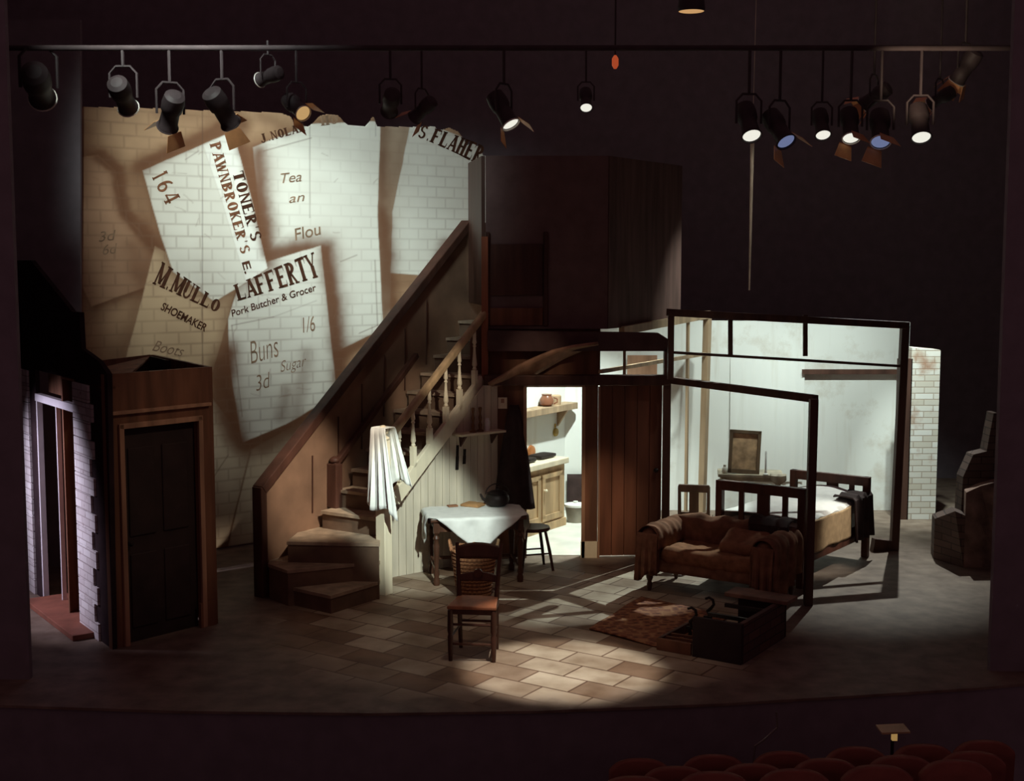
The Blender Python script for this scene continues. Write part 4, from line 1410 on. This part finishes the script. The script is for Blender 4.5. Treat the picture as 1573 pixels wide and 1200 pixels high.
def rail(z0, z1, w, bow, y0, y1):
    mb_ = MB(cm)

    def f(u, v):
        x = (u - .5) * 2 * w
        zz = z0 + (z1 - z0) * v + (.03 * (1 - (2 * u - 1) ** 2) if v > .5 else 0)
        return cm.inverted() @ (cm @ Vector((x, y0 + (y1 - y0) * v + bow * (1 - (2 * u - 1) ** 2), zz)))
    mb_.grid(f, 16, 4)
    return mb_


rail(.75, .85, .19, .03, .205, .228).build('top_rail', CHAIRW, ch, smooth=True, solid=.022)
mb = rail(.57, .62, .168, .02, .168, .178); mb.lathe([(.03, -.012), (.03, .012)], (0, .185, .64), 14, Matrix.Rotation(PI / 2, 3, 'X')); mb.build('mid_rail', CHAIRW, ch, smooth=True, solid=.018)
# stool at the far end of the table
sx_, sy_ = .22, 13.32
stl = empty('wooden_stool', (sx_, sy_, 0), 'dark wooden stool with splayed legs half under the table by the doorway', 'stool')
cm2 = frame(sx_, sy_, 0, .3)
mb = MB(cm2); mb.lathe([(.02, .41), (.17, .415), (.18, .43), (.17, .45), (.02, .445)], n=24); mb.build('seat', CHAIRW, stl, smooth=True)
for x in (-1, 1):
    for y in (-1, 1):
        mb = MB(cm2); mb.tube([(x * .17, y * .15, 0), (x * .14, y * .125, .2), (x * .10, y * .09, .42)], [.013, .018, .016], 8); mb.build('leg', CHAIRW, stl, smooth=True)
for y in (-1, 1):
    mb = MB(cm2); mb.tube([(-.14, y * .125, .18), (.14, y * .125, .18)], .009, 8); mb.build('stretcher', CHAIRW, stl)
# bedroom chair
bcx, bcy = 1.93, 13.62
bch = empty('bedroom_chair', (bcx, bcy, 0), 'pale brown bedroom chair with a splat back, half hidden behind the sofa', 'chair')
cm3 = frame(bcx, bcy, 0, math.radians(-12))
CHP = wood('grey_brown_wood', (.22, .14, .09), .5)
mb = MB(cm3); mb.box((0, .2, .44), (.36, .36, .03)); mb.build('seat', CHP, bch, bevel=.008)
for x in (-.15, .15):
    mb = MB(cm3); mb.tube([(x, 0.02, 0), (x, 0, .45), (x * 1.02, -.03, .82)], [.018, .02, .017], 8); mb.build('back_post', CHP, bch, smooth=True)
    mb = MB(cm3); mb.tube([(x, .34, 0), (x, .34, .43)], .018, 8); mb.build('leg', CHP, bch, smooth=True)
mb = MB(cm3); mb.box((0, -.03, .80), (.33, .028, .085)); mb.build('top_rail', CHP, bch, bevel=.015)
mb = MB(cm3); mb.beam((0, 0, .5), (0, -.025, .77), .10, .014, up=(0, 1, 0)); mb.build('splat', CHP, bch)
mb = MB(cm3); mb.box((0, -.003, .52), (.3, .025, .04)); mb.build('mid_rail', CHP, bch)

# ------------------------------------------------------------------ sofa
sox, soy = 1.26, 12.44
sofa = empty('sofa', (sox, soy, 0), 'small two-seat sofa covered with crumpled brown throws, in front of the bed', 'sofa')
sm_ = frame(sox, soy, 0, TH)
SL = 1.36
mb = MB(sm_); mb.soft((SL / 2, .34, .27), (SL - .08, .60, .18), .05, 8, .006); mb.build('base', FABRIC, sofa, smooth=True)
mb = MB(sm_); mb.soft((SL / 2, .30, .355), (SL - .34, .56, .16), .07, 16, .02, 7, 2.0); mb.build('seat_cushion', FABRIC2, sofa, smooth=True)
mb = MB(sm_); mb.soft((SL / 2, .60, .45), (SL - .16, .20, .48), .098, 26, .022, 7, 5.0); mb.build('backrest', FABRIC, sofa, smooth=True)
for x, sd in ((.09, 1.0), (SL - .09, 8.0)):
    mb = MB(sm_)
    mb.soft((x, .30, .36), (.17, .66, .40), .07, 14, .02, 7, sd)
    mb.soft((x, .28, .535), (.21, .68, .21), .104, 14, .008, 8, sd + 3)
    mb.build('arm', FABRIC, sofa, smooth=True)
for x, y in ((.07, .04), (SL - .07, .04), (.07, .62), (SL - .07, .62)):
    mb = MB(sm_); mb.lathe([(.016, 0), (.02, .02), (.028, .06), (.02, .09), (.034, .13), (.038, .2)], (x, y, 0), 14); mb.build('leg', WOODTAB, sofa, smooth=True)


def skirt(x0, x1, y0, seed):      # front fall of the throw
    def f(u, v):
        x = x0 + (x1 - x0) * u
        w = .022 * math.sin(u * 17 + seed) + .012 * math.sin(u * 39 + seed * 2)
        return Vector((x, y0 - .012 - w * v - .03 * math.sin(v * PI * .5), .585 - v * (.42 + .05 * math.sin(u * 5 + seed))))
    m_ = MB(sm_); m_.grid(f, 30, 14)
    return m_


def arm_throw(x, sgn, seed):
    # cloth rising from the seat, over the rolled arm and down its outer side
    rr, zc_ = .112, .535

    def f(u, v):
        y = -.055 + .70 * u
        w = .012 * math.sin(u * 21 + seed) + .008 * math.sin(u * 43 + seed * 2) + .012 * mnoise.noise(Vector((u * 6, v * 5, seed)))
        if v < .12:
            return Vector((x - sgn * (rr + .004), y, zc_ - .10 * (1 - v / .12)))
        if v < .48:
            t = PI * (1 - (v - .12) / .36)
            k = rr + .006 + w * .5
            return Vector((x + sgn * k * math.cos(t), y, zc_ + k * math.sin(t)))
        e = (v - .48) / .52
        return Vector((x + sgn * (rr + .006 + w * (.5 + 1.5 * e) - .01 * e), y, zc_ - e * (.36 + .06 * math.sin(u * 5 + seed))))
    m_ = MB(sm_); m_.grid(f, 44, 34)
    return m_


skirt(-.02, .20, -.045, 1).build('throw', FABRIC, sofa, smooth=True, solid=.01)
skirt(SL - .20, SL + .02, -.045, 4).build('throw', FABRIC, sofa, smooth=True, solid=.01)
arm_throw(.09, -1, 2.0).build('throw', FABRIC, sofa, smooth=True, solid=.01)
arm_throw(SL - .09, 1, 6.0).build('throw', FABRIC, sofa, smooth=True, solid=.01)
mb = MB(sm_ @ Matrix.Translation((SL - .42, .33, .52)) @ Matrix.Rotation(math.radians(24), 4, 'X')); mb.soft((0, 0, 0), (.46, .34, .14), .07, 14, .010, 6, 3)
single(mb, 'sofa_cushion', CUSHF, 'plump tan cushion lying at the right end of the sofa seat', 'cushion', smooth=True)
mb = MB(sm_)


def coatf(u, v):
    x = SL - .46 + .40 * u
    L = v * .62
    w = .02 * math.sin(u * 15 + 1) + .012 * math.sin(u * 33)
    if L < .2: return Vector((x, .70 - L, .715 + .012 * math.sin(u * 18) + .02 * math.sin(v * 9)))
    return Vector((x + .05 * v, .49 - w * .6 - .03, .70 - (L - .2) * .9))


mb.grid(coatf, 24, 20)
single(mb, 'dark_garment', DARKCLOTH, 'dark garment thrown over the right end of the sofa back', 'garment', smooth=True, solid=.02)

# ------------------------------------------------------------------ bed
fR, fL = Vector((2.83, 12.52, 0)), Vector((2.11, 13.03, 0))
hR, hL = Vector((3.83, 13.88, 0)), Vector((3.15, 14.38, 0))
bed = empty('bed', (fR + fL) / 2, 'dark slatted wooden bed with white sheet behind the sofa', 'bed')
ZF, ZH = .99, .875


def endboard(L, R, z, nm):
    d = (R - L).normalized()
    for p in (L, R):
        mb_ = MB(); mb_.beam(p, p + zc(z), .075, .07, up=d); mb_.build('bed_post', BEDW, bed, bevel=.006)
    mb_ = MB(); mb_.beam(L + zc(z - .05) - d * .03, R + zc(z - .05) + d * .03, .06, .10); mb_.build('top_rail', BEDW, bed, bevel=.006)
    mb_ = MB(); mb_.beam(L + zc(.42), R + zc(.42), .04, .14); mb_.build('lower_rail', BEDW, bed)
    w_ = (R - L).length
    for f_, sw in ((.27, .055), (.54, .13), (.8, .055)):
        p = L + d * w_ * f_
        mb_ = MB(); mb_.beam(p + zc(.42), p + zc(z - .05), sw, .025, up=Vector((-d.y, d.x, 0))); mb_.build('slat', BEDW, bed)


endboard(fL, fR, ZF, 'foot')
endboard(hL, hR, ZH, 'head')
for p, q in ((fR, hR), (fL, hL)):
    mb = MB(); mb.beam(p + zc(.30), q + zc(.30), .035, .15); mb.build('side_rail', BEDW, bed)


def bedpt(s, t, z):     # s: foot->head, t: left->right
    a = fL + (fR - fL) * t; b = hL + (hR - hL) * t
    p = a + (b - a) * s
    p.z = z
    return p


def bedtop(s, t):
    return .66 + .02 * math.sin(PI * t) + (.07 * max(0, (s - .74) / .26) ** .5 * math.sin(PI * min(1, max(0, t))) if s > .74 else 0) + .006 * mnoise.noise(Vector((s * 7, t * 6, 0)))


mb = MB()
mb.grid(lambda u, v: bedpt(.04 + .92 * u, .03 + .94 * v, .58 + (0 if min(u, v, 1 - u, 1 - v) < .02 else .03)), 12, 10)
mb.grid(lambda u, v: bedpt(.04 + .92 * u, .03 if v < .5 else .97, .36 + .22 * ((v * 2) % 1)), 12, 8)
mb.build('mattress', LINEN, bed, smooth=True)


def sheet(u, v):
    s = .03 + .94 * u
    t = -.05 + 1.08 * v
    if t > 1.0: return bedpt(s, 1.0 + .012, bedtop(s, 1) - .02 - (t - 1.0) * 3.0 + .012 * math.sin(s * 30))
    if t < .0: return bedpt(s, -.012, bedtop(s, 0) + t * 5)
    return bedpt(s, t, bedtop(s, t))


mb = MB(); mb.grid(sheet, 40, 40)
single(mb, 'bed_sheet', LINEN, 'white sheet covering the mattress and pillow of the slatted bed', 'sheet', smooth=True, solid=.008)


def blanketf(u, v):
    s = .0 + .72 * u
    w = .012 * math.sin(u * 22) * v + .01 * math.sin(u * 9 + 2)
    return bedpt(s, 1.035 + w * .9, .635 + .005 * math.sin(u * 14) - v * (.325 + .006 * math.sin(u * 8)))


mb = MB(); mb.grid(blanketf, 40, 14)
single(mb, 'tan_blanket', BLANKET, 'tan blanket hanging down the near side of the bed under the white sheet', 'blanket', smooth=True, solid=.012)


def gown(u, v):
    s = .70 + .30 * u
    L = v
    w = .03 * math.sin(u * 20 + 1) + .018 * math.sin(u * 41)
    if L < .3: return bedpt(s, .80 + L * .85, .715 + .015 * math.sin(u * 17 + v * 9))
    return bedpt(s + .02 * (L - .3), 1.075 + w * (L - .2), .71 - (L - .3) * .66)


mb = MB(); mb.grid(gown, 36, 24)
single(mb, 'dark_gown', DARKCLOTH, 'dark silky gown draped over the head end of the bed', 'gown', smooth=True, solid=.012)

# ------------------------------------------------------------------ dressing table and picture
dx, dy = 2.76, 14.93
dt = empty('dressing_table', (dx, dy, 0), 'pale dressing table with thin legs standing behind the bed against the wall', 'table')
dm_ = frame(dx, dy, 0, math.radians(-8))
DT = wood('dusty_wood', (.40, .34, .25), .5)
mb = MB(dm_); mb.box((0, 0, .74), (.74, .42, .035)); mb.build('top', DT, dt, bevel=.006)
mb = MB(dm_); mb.box((0, -.17, .70), (.64, .02, .05)); mb.box((0, .17, .70), (.64, .02, .05)); mb.box((-.32, 0, .70), (.02, .34, .05)); mb.box((.32, 0, .70), (.02, .34, .05)); mb.build('apron', DT, dt)
for x in (-.32, .32):
    for y in (-.17, .17):
        mb = MB(dm_); mb.lathe([(.016, 0), (.022, .3), (.02, .6), (.026, .72)], (x, y, 0), 10); mb.build('leg', DT, dt, smooth=True)
mb = MB(dm_); mb.box((0, 0, .2), (.62, .34, .02)); mb.build('under_shelf', DT, dt)
pm = frame(2.66, 14.80, .759, math.radians(-6)) @ Matrix.Rotation(math.radians(3.0), 4, 'Y') @ Matrix.Rotation(math.radians(-10), 4, 'X')
pic = empty('framed_picture', (2.66, 14.80, .759), 'brown framed picture leaning upright on the dressing table', 'picture')
GF = wood('picture_frame_wood', (.13, .085, .05), .5)
pw_, ph_ = .36, .50
mb = MB(pm)
mb.box((0, 0, .025), (pw_, .03, .05)); mb.box((0, 0, ph_ - .02), (pw_, .03, .04)); mb.box((-pw_ / 2 + .02, 0, ph_ / 2), (.04, .03, ph_)); mb.box((pw_ / 2 - .02, 0, ph_ / 2), (.04, .03, ph_))
mb.build('frame', GF, pic, bevel=.004)
mb = MB(pm); mb.box((0, .008, ph_ / 2), (pw_ - .06, .01, ph_ - .06)); mb.build('picture_panel', plain('sepia_print', (.46, .30, .17), .6, var=.55, scale=9), pic)
mb = MB(); cpz = Vector((2.90, 14.72, .758)); mb.lathe([(.03, 0), (.03, .01), (.012, .02), (.012, .05)], cpz, 12)
mb.lathe([(.011, .05), (.011, .27), (.003, .28)], cpz, 10)
single(mb, 'candle', LINEN, 'slim pale candle in a holder beside the framed picture', 'candle', smooth=True)
mb = MB(); mb.lathe([(.025, 0), (.035, .02), (.03, .06), (.015, .08), (.018, .1)], (2.45, 14.83, .758), 14)
single(mb, 'small_bottle', plain('pale_glaze', (.6, .58, .5), .3), 'small pale bottle at the left end of the dressing table', 'bottle', smooth=True)
mb = MB(dm_); mb.grid(lambda u, v: Vector((.22 + .18 * u, -.215 - .01 * math.sin(u * 9) * v if v > .4 else -.19 + .1 * (.4 - v), .766 - max(0, v - .4) * .22 * (1 - abs(u - .5)))), 12, 10)
single(mb, 'small_cloth', DT, 'little grey cloth hanging over the right edge of the dressing table', 'cloth', smooth=True, solid=.006)

# ------------------------------------------------------------------ hearth in front, rug
hx, hy = 1.46, 10.30
hm = frame(hx, hy, 0, TH)
he = empty('hearth_box', (hx, hy, 0), 'low dark fireplace box with a plank across its back, standing downstage of the sofa', 'fireplace')
HB = plain('sooty_brick', (.10, .05, .04), .85, var=.4, scale=9)
HK = plain('soot_black', (.035, .022, .022), .8)
HW_, HD_, HH_ = .43, .95, .33
mb = MB(hm)
mb.box((HW_ / 2, .02, HH_ / 2), (HW_, .04, HH_)); mb.build('end_wall', HK, he, bevel=.006)
mb = MB(hm); mb.box((HW_ / 2, HD_ - .02, HH_ / 2), (HW_, .04, HH_)); mb.build('end_wall', HK, he, bevel=.006)
mb = MB(hm); mb.box((HW_ - .02, HD_ / 2, HH_ / 2), (.04, HD_ - .08, HH_)); mb.build('back_wall', brickmat('hearth_brick', (.13, .06, .045, 1), (.08, .04, .035, 1), (.035, .022, .02, 1), math.atan2(U2.y, U2.x)), he)
mb = MB(hm); mb.box((HW_ / 2, HD_ / 2, .03), (HW_ - .08, HD_ - .08, .06)); mb.build('hearth_base', HK, he)
mb = MB(hm); mb.box((HW_ / 2 + .02, HD_ - .10, HH_ + .02), (HW_ + .14, .24, .035)); mb.build('mantel_plank', wood('mantel_wood', (.20, .11, .075), .6), he, bevel=.006)
for y in (.28, .62):
    mb = MB(hm); mb.box((HW_ / 2 - .02, y, HH_ - .04), (HW_ - .06, .03, .03)); mb.build('grate_bar', IRON, he)
# fender
fe = empty('hearth_fender', F(1045, 1005), 'low brown wooden fender with slats in front of the dark fireplace box', 'fender')
mb = MB(hm); mb.box((-.17, .02, .05), (.31, .03, .10)); mb.build('end_board', BROWN, fe, bevel=.004)
mb = MB(hm); mb.box((-.31, .30, .05), (.03, .56, .10)); mb.build('front_board', BROWN_D, fe, bevel=.004)
for y in (.12, .22): 
    mb = MB(hm); mb.beam((-.30, y, .085), (-.02, y + .02, .085), .025, .02); mb.build('slat', BROWN, fe)
for i, (px, py, lab) in enumerate(((1060, 985, 'black iron firedog with a scroll top on the fender, the nearer of the pair'), (1087, 968, 'black iron firedog with a scroll top on the fender, the farther of the pair'))):
    p = F(px, py)
    mb = MB(frame(p.x, p.y, 0, TH))
    mb.tube([(0, 0, 0), (.0, 0, .08), (-.01, 0, .11), (.01, 0, .13), (.0, 0, .17), (.03, 0, .20), (.055, 0, .235), (.045, 0, .275), (.01, 0, .29), (-.025, 0, .275)], [.022, .016, .012, .012, .018, .014, .013, .013, .012, .010], 8)
    mb.box((0, 0, .012), (.10, .09, .024)); mb.box((0, 0, .115), (.07, .03, .02))
    single(mb, 'firedog', IRON, lab, 'firedog', 'scrolled firedogs', smooth=True)
rg = MB()
r0, r1, r2, r3 = F(905, 968), F(985, 918), F(1120, 950), F(1040, 1004)
n_ = 24
rg.grid(lambda u, v: (r0 * (1 - u) + r1 * u) * (1 - v) + (r3 * (1 - u) + r2 * u) * v + zc(.012 + .005 * math.sin(u * 11 + v * 5)), 30, 30)
rug = single(rg, 'patterned_rug', rug_mat(), 'worn red-brown patterned rug on the floor between the sofa and the fireplace box', 'rug', smooth=True, solid=.01)

# ------------------------------------------------------------------ ruined wall at the right
ru = empty('ruined_wall', F(1480, 878), 'broken dark wall fragment with torn paper at the right edge of the stage', 'ruined wall')
g0, g1, g2 = F(1434, 858), F(1480, 872), F(1537, 872)
RB = brickmat('dim_brick', (.17, .11, .09, 1), (.11, .07, .06, 1), (.06, .04, .035, 1), -.5)
mb = MB()
h = lambda px, py, Y: at(px, py, Y).z
mb.plate([g0, g1, (g1.x, g1.y, h(1480, 792, g1.y)), (g1.x - .1, g1.y + .02, h(1466, 786, g1.y)), (g0.x, g0.y, h(1437, 797, g0.y))], (.05, .25, 0))
mb.build('low_wall', RB, ru)
mb = MB()
mb.plate([(g1.x, g1.y, 0), (g2.x, g2.y, 0), (g2.x, g2.y, h(1535, 738, g2.y)), (g2.x - .22, g2.y + .05, h(1505, 748, g2.y)), (g1.x, g1.y, h(1479, 757, g1.y))], (.05, .2, 0))
mb.build('poster_wall', plain('torn_paper_wall', (.30, .20, .16), .9, var=.55, scale=5), ru)
mb = MB()
b = Vector((g2.x + .08, g2.y + .30, 0))
mb.plate([b + Vector((-.42, 0, 0)), b, b + zc(h(1534, 690, g2.y)), b + Vector((-.05, 0, h(1528, 640, g2.y))), b + Vector((-.1, 0, h(1518, 640, g2.y))), b + Vector((-.16, 0, h(1510, 700, g2.y))), b + Vector((-.3, 0, h(1498, 705, g2.y))), b + Vector((-.4, 0, h(1490, 740, g2.y)))], (0, .2, 0))
mb.build('jagged_wall', RB, ru)

# ------------------------------------------------------------------ lighting rig
LENS = emit('lit_lens', (1.0, .98, .86), .86)
LENSW = emit('warm_lit_lens', (1.0, .62, .25), .5)
LENSB = emit('blue_gel', (.28, .34, .62), .45)
LENSD = emit('dead_lens', (0, 0, 0), 0)
HOUS = plain('lantern_black', (.04, .028, .03), .6)
COPB = plain('copper_flap', (.62, .30, .13), .4, metal=.15)
RIM = plain('bright_rim', (.75, .72, .65), .35, metal=.3)


def lantern(loc, tilt, yaw, lens, label, scale=1.0, doors=0, lit_rim=False, drop=.34):
    """body points along -Z before tilting"""
    root = empty('stage_lantern', loc, label, 'stage light', 'stage lanterns on the bars')
    R = Matrix.Translation(loc) @ Matrix.Rotation(yaw, 4, 'Z') @ Matrix.Rotation(tilt, 4, 'X') @ Matrix.Scale(scale, 4)
    m_ = MB(R); m_.lathe([(.05, .22), (.085, .20), (.095, .12), (.09, .05), (.075, .03), (.08, -.12), (.088, -.13), (.088, -.15)], n=20, caps=False); m_.lathe([(.001, .225), (.05, .22)], n=20)
    m_.build('housing', HOUS, root, smooth=True)
    m_ = MB(R); m_.lathe([(.001, -.150), (.05, -.148), (.08, -.138)], n=20, caps=False); m_.build('lens', lens, root)
    m_ = MB(R); m_.tube([(.089 * math.cos(t), .089 * math.sin(t), -.15) for t in [2 * PI * i / 20 for i in range(20)]], .007, 6, closed=True); m_.build('rim', RIM if lit_rim else HOUS, root)
    m_ = MB(Matrix.Translation(loc) @ Matrix.Rotation(yaw, 4, 'Z') @ Matrix.Scale(scale, 4))
    m_.tube([(-.115, 0, 0), (-.115, 0, .20), (-.06, 0, .26), (.06, 0, .26), (.115, 0, .20), (.115, 0, 0)], .011, 6); m_.tube([(0, 0, .26), (0, 0, drop / scale)], .014, 6)
    m_.build('yoke', HOUS, root)
    if doors:
        for k in range(doors):
            a = k * 2 * PI / doors + .5
            Rk = R @ Matrix.Rotation(a, 4, 'Z')
            m_ = MB(Rk); m_.plate([(-.07, .092, -.15), (.07, .092, -.15), (.10, .15, -.29), (-.10, .15, -.29)], (0, .004, .002))
            m_.build('barn_door', COPB, root)
    return root


bars = []
for y_, z_, x0, x1, lab in ((11.2, 4.98, -4.6, 4.9, 'long black lighting bar carrying the lamps over the backdrop, the lower of two'), (12.3, 5.75, -4.6, 5.2, 'long black lighting bar above and behind the lower lighting bar')):
    mb = MB(); mb.tube([(x0, y_, z_), (x1, y_, z_)], .024, 10)
    single(mb, 'lighting_bar', plain('bar_black', (.05, .034, .036), .8), lab, 'bar', 'lighting bars', smooth=True)

RIGS = [
    # px, py, tilt, yaw, lens, scale, doors, rim, label
    (60, 135, 70, .2, LENSD, 1.3, 0, True, 'unlit black stage lantern at the far left end of the lighting bar'),
    (190, 150, 62, 0, LENS, 1.0, 0, True, 'stage lantern with a thin lit lens over the left end of the painted backdrop'),
    (262, 175, 50, .5, LENSD, 1.0, 2, False, 'black lantern silhouetted on the top edge of the backdrop, left of the 164 bill'),
    (342, 170, 50, -.4, LENSD, 1.0, 2, False, 'black lantern silhouetted on the top edge of the backdrop, above the tilted 164 bill'),
    (412, 118, 80, .9, LENS, .7, 0, True, 'small bright lantern hanging above the tilted bills, beside a copper flap'),
    (456, 165, -60, .7, LENSW, .8, 2, True, 'lantern with copper barn doors hanging low over the middle of the backdrop'),
    (600, 160, 66, .2, LENS, .8, 0, False, 'stage lantern with a lit sliver of lens over the right part of the backdrop'),
    (648, 170, 58, .9, LENSD, .7, 2, False, 'small unlit lantern above the top right corner of the backdrop'),
    (774, 172, -35, .9, LENS, .9, 2, True, 'bright angled lantern hanging alone just right of the backdrop'),
    (900, 155, -42, 0, LENS, .6, 0, False, 'small round lit lantern over the middle of the stage'),
    (1150, 190, -38, .15, LENS, .95, 0, False, 'lit lantern at the top of the thin pale hanging pole'),
    (1197, 200, -42, .5, LENSB, .95, 2, False, 'blue gelled lantern immediately right of the pale hanging pole'),
    (1262, 193, -38, 0, LENS, .75, 0, False, 'lit lantern halfway between the two blue gelled lanterns'),
    (1306, 195, -36, -.1, LENS, .85, 2, True, 'lit lantern with copper barn doors just left of the right-hand blue gel'),
    (1352, 200, -40, -.2, LENSB, .95, 2, True, 'blue gelled lantern at the right part of the lighting bar'),
    (1413, 192, -36, -.1, LENS, .95, 0, False, 'lit lantern at the far right end of the row'),
    (1342, 150, 60, .9, LENSW, .8, 4, True, 'copper flapped lantern hanging above the right-hand blue gel'),
    (1443, 152, 65, .8, LENSD, .7, 4, True, 'copper edged lantern hanging above the far right lit lantern'),
    (1482, 106, 40, .6, LENSW, .9, 4, True, 'highest copper flapped lantern at the far right'),
]
for i, (px, py, tl, yw, ln_, sc_, do, rim, lab) in enumerate(RIGS):
    Yl_ = 11.2 if (py > 153 or px < 500) else 12.3
    p = at(px, py, Yl_)
    zb_ = 4.98 if Yl_ < 12 else 5.75
    lantern(p, math.radians(tl), yw, ln_, lab, sc_, do, rim, max(.3, zb_ - p.z))
p = at(1062, 18, 11.6)
mb = MB(); mb.lathe([(.115, .0), (.12, .02), (.11, .12), (.05, .18)], p, 24, caps=False)
cl_ = empty('ceiling_lamp', p, 'round amber ceiling lamp glowing high over the middle right of the stage', 'lamp')
mb.build('shade', HOUS, cl_, smooth=True)
mb = MB(); mb.lathe([(.001, .0), (.11, .004)], p, 24, caps=False); mb.build('diffuser', emit('amber_disc', (1.0, .55, .22), .55), cl_)
p = at(945, 97, 12.0)
ex = empty('pilot_lamp', p, 'tiny red glowing pilot lamp high above the stage', 'lamp')
mb = MB(); mb.lathe([(.012, -.05), (.03, -.02), (.03, .04), (.01, .07)], p, 12); mb.build('bulb', emit('red_glow', (1.0, .16, .05), .35), ex, smooth=True)
mb = MB(); mb.tube([p + zc(.06), p + zc(1.2)], .008, 6); mb.build('flex', HOUS, ex)
# thin pale pole hanging from the bar
a, b = at(1156, 206, 12.4), at(1151, 446, 12.4)
mb = MB(); mb.tube([b, b + (a - b) * .5, a], [.008, .014, .02], 10)
mb.tube([a + Vector((0, 0, -.02)), (a.x, 12.33, 5.74)], .004, 6)
single(mb, 'hanging_pole', plain('pale_pole', (.62, .56, .42), .5), 'thin pale pole hanging down below a lit lantern on the right', 'pole', smooth=True)

# ------------------------------------------------------------------ stalls seats in the foreground
SEATB = plain('dark_red_plush', (.24, .075, .055), .8, var=.2)
SEATU = plain('seat_underside', (.05, .03, .03), .7)
rows = [(8.55, -1.0, [(982, 1165), (1096, 1159), (1203, 1154), (1314, 1147), (1417, 1143), (1510, 1137)]),
        (7.9, -.8, [(1037, 1177), (1156, 1173), (1267, 1165), (1382, 1160), (1492, 1154)]),
        (7.2, -.6, [(974, 1192), (1096, 1185), (1219, 1181), (1346, 1175), (1465, 1167)])]
seat0 = None
names_ = ['front', 'second', 'third']
for r_, (Ys, zf, tops) in enumerate(rows):
    for j, (px, py) in enumerate(tops):
        p = at(px, py, Ys)
        lab = ['leftmost', 'second from left', 'third from left', 'fourth from left', 'fifth from left', 'rightmost'][j if j < len(tops) - 1 else 5]
        lab = 'dark red plush theatre seat in the %s row of stalls, %s' % (names_[r_], lab)
        if seat0 is None:
            seat0 = empty('theatre_seat', (0, 0, 0))
            m_ = MB()
            m_.grid(lambda u, v: Vector(((u - .5) * .40, .02 * (1 - (2 * u - 1) ** 2) - .05 * v, -.62 * (1 - v) - (.055 * (2 * u - 1) ** 4 + .018 * (2 * u - 1) ** 2) * v)), 16, 8)
            m_.build('backrest', SEATB, seat0, smooth=True, solid=.06)
            m_ = MB(); m_.soft((0, .22, -.50), (.37, .38, .09), .04, 6); m_.build('seat_pad', SEATB, seat0, smooth=True)
            m_ = MB(); m_.box((0, .12, -.76), (.30, .10, .46)); m_.build('pedestal', SEATU, seat0)
            for s in (-1, 1):
                m_ = MB(); m_.box((s * .205, .17, -.34), (.025, .34, .05)); m_.box((s * .205, .17, -.66), (.025, .06, .62)); m_.build('armrest', SEATU, seat0, bevel=.008)
            o = seat0
        else:
            o = copy_tree(seat0)
        o.location = (p.x, p.y, max(p.z, zf + .97))
        o.location.z = p.z
        tag(o, lab, 'theatre seat', 'stalls seats')
# small reading desk with a lamp and a slender rail in the pit
p = at(1371, 1133, 8.75)
ds = empty('desk_stand', (p.x, p.y, -1.0), 'little desk stand with an amber light in front of the stage edge', 'stand')
mb = MB(); mb.tube([(p.x, p.y, -1.0), (p.x, p.y, p.z - .02)], .012, 8); mb.lathe([(.06, 0), (.055, .02), (.02, .04)], (p.x, p.y, -1.0), 18); mb.build('column', IRON, ds)
mb = MB(); a, b = at(1350, 1121, 8.75), at(1393, 1119, 8.75); mb.beam(a, b, .16, .012); mb.build('top', plain('tan_top', (.5, .36, .2), .5), ds)
mb = MB(); mb.box((p.x, p.y - .04, at(1371, 1128, 8.75).z), (.035, .03, .055)); mb.build('lamp', emit('desk_amber', (1.0, .6, .2), .3), ds)
mb = MB(); mb.tube([(p.x, p.y, p.z - .03), (p.x, p.y, at(1371, 1128, 8.75).z), (p.x, p.y, a.z)], .010, 8); mb.build('bracket', IRON, ds)
q0, q1 = at(1193, 1094, 8.9), at(1194, 1118, 8.9)
q2, q3, q4 = at(1172, 1138, 8.9), at(1160, 1146, 8.9), at(1158, 1166, 8.9)
mb = MB(); mb.tube([(q4.x, q4.y, -1.0), q4, q3, q2, q1, q0], .008, 8)
single(mb, 'bent_rail', plain('dull_steel', (.3, .27, .25), .4, .6), 'thin bent metal rail rising from the stalls to the stage edge', 'rail', smooth=True)
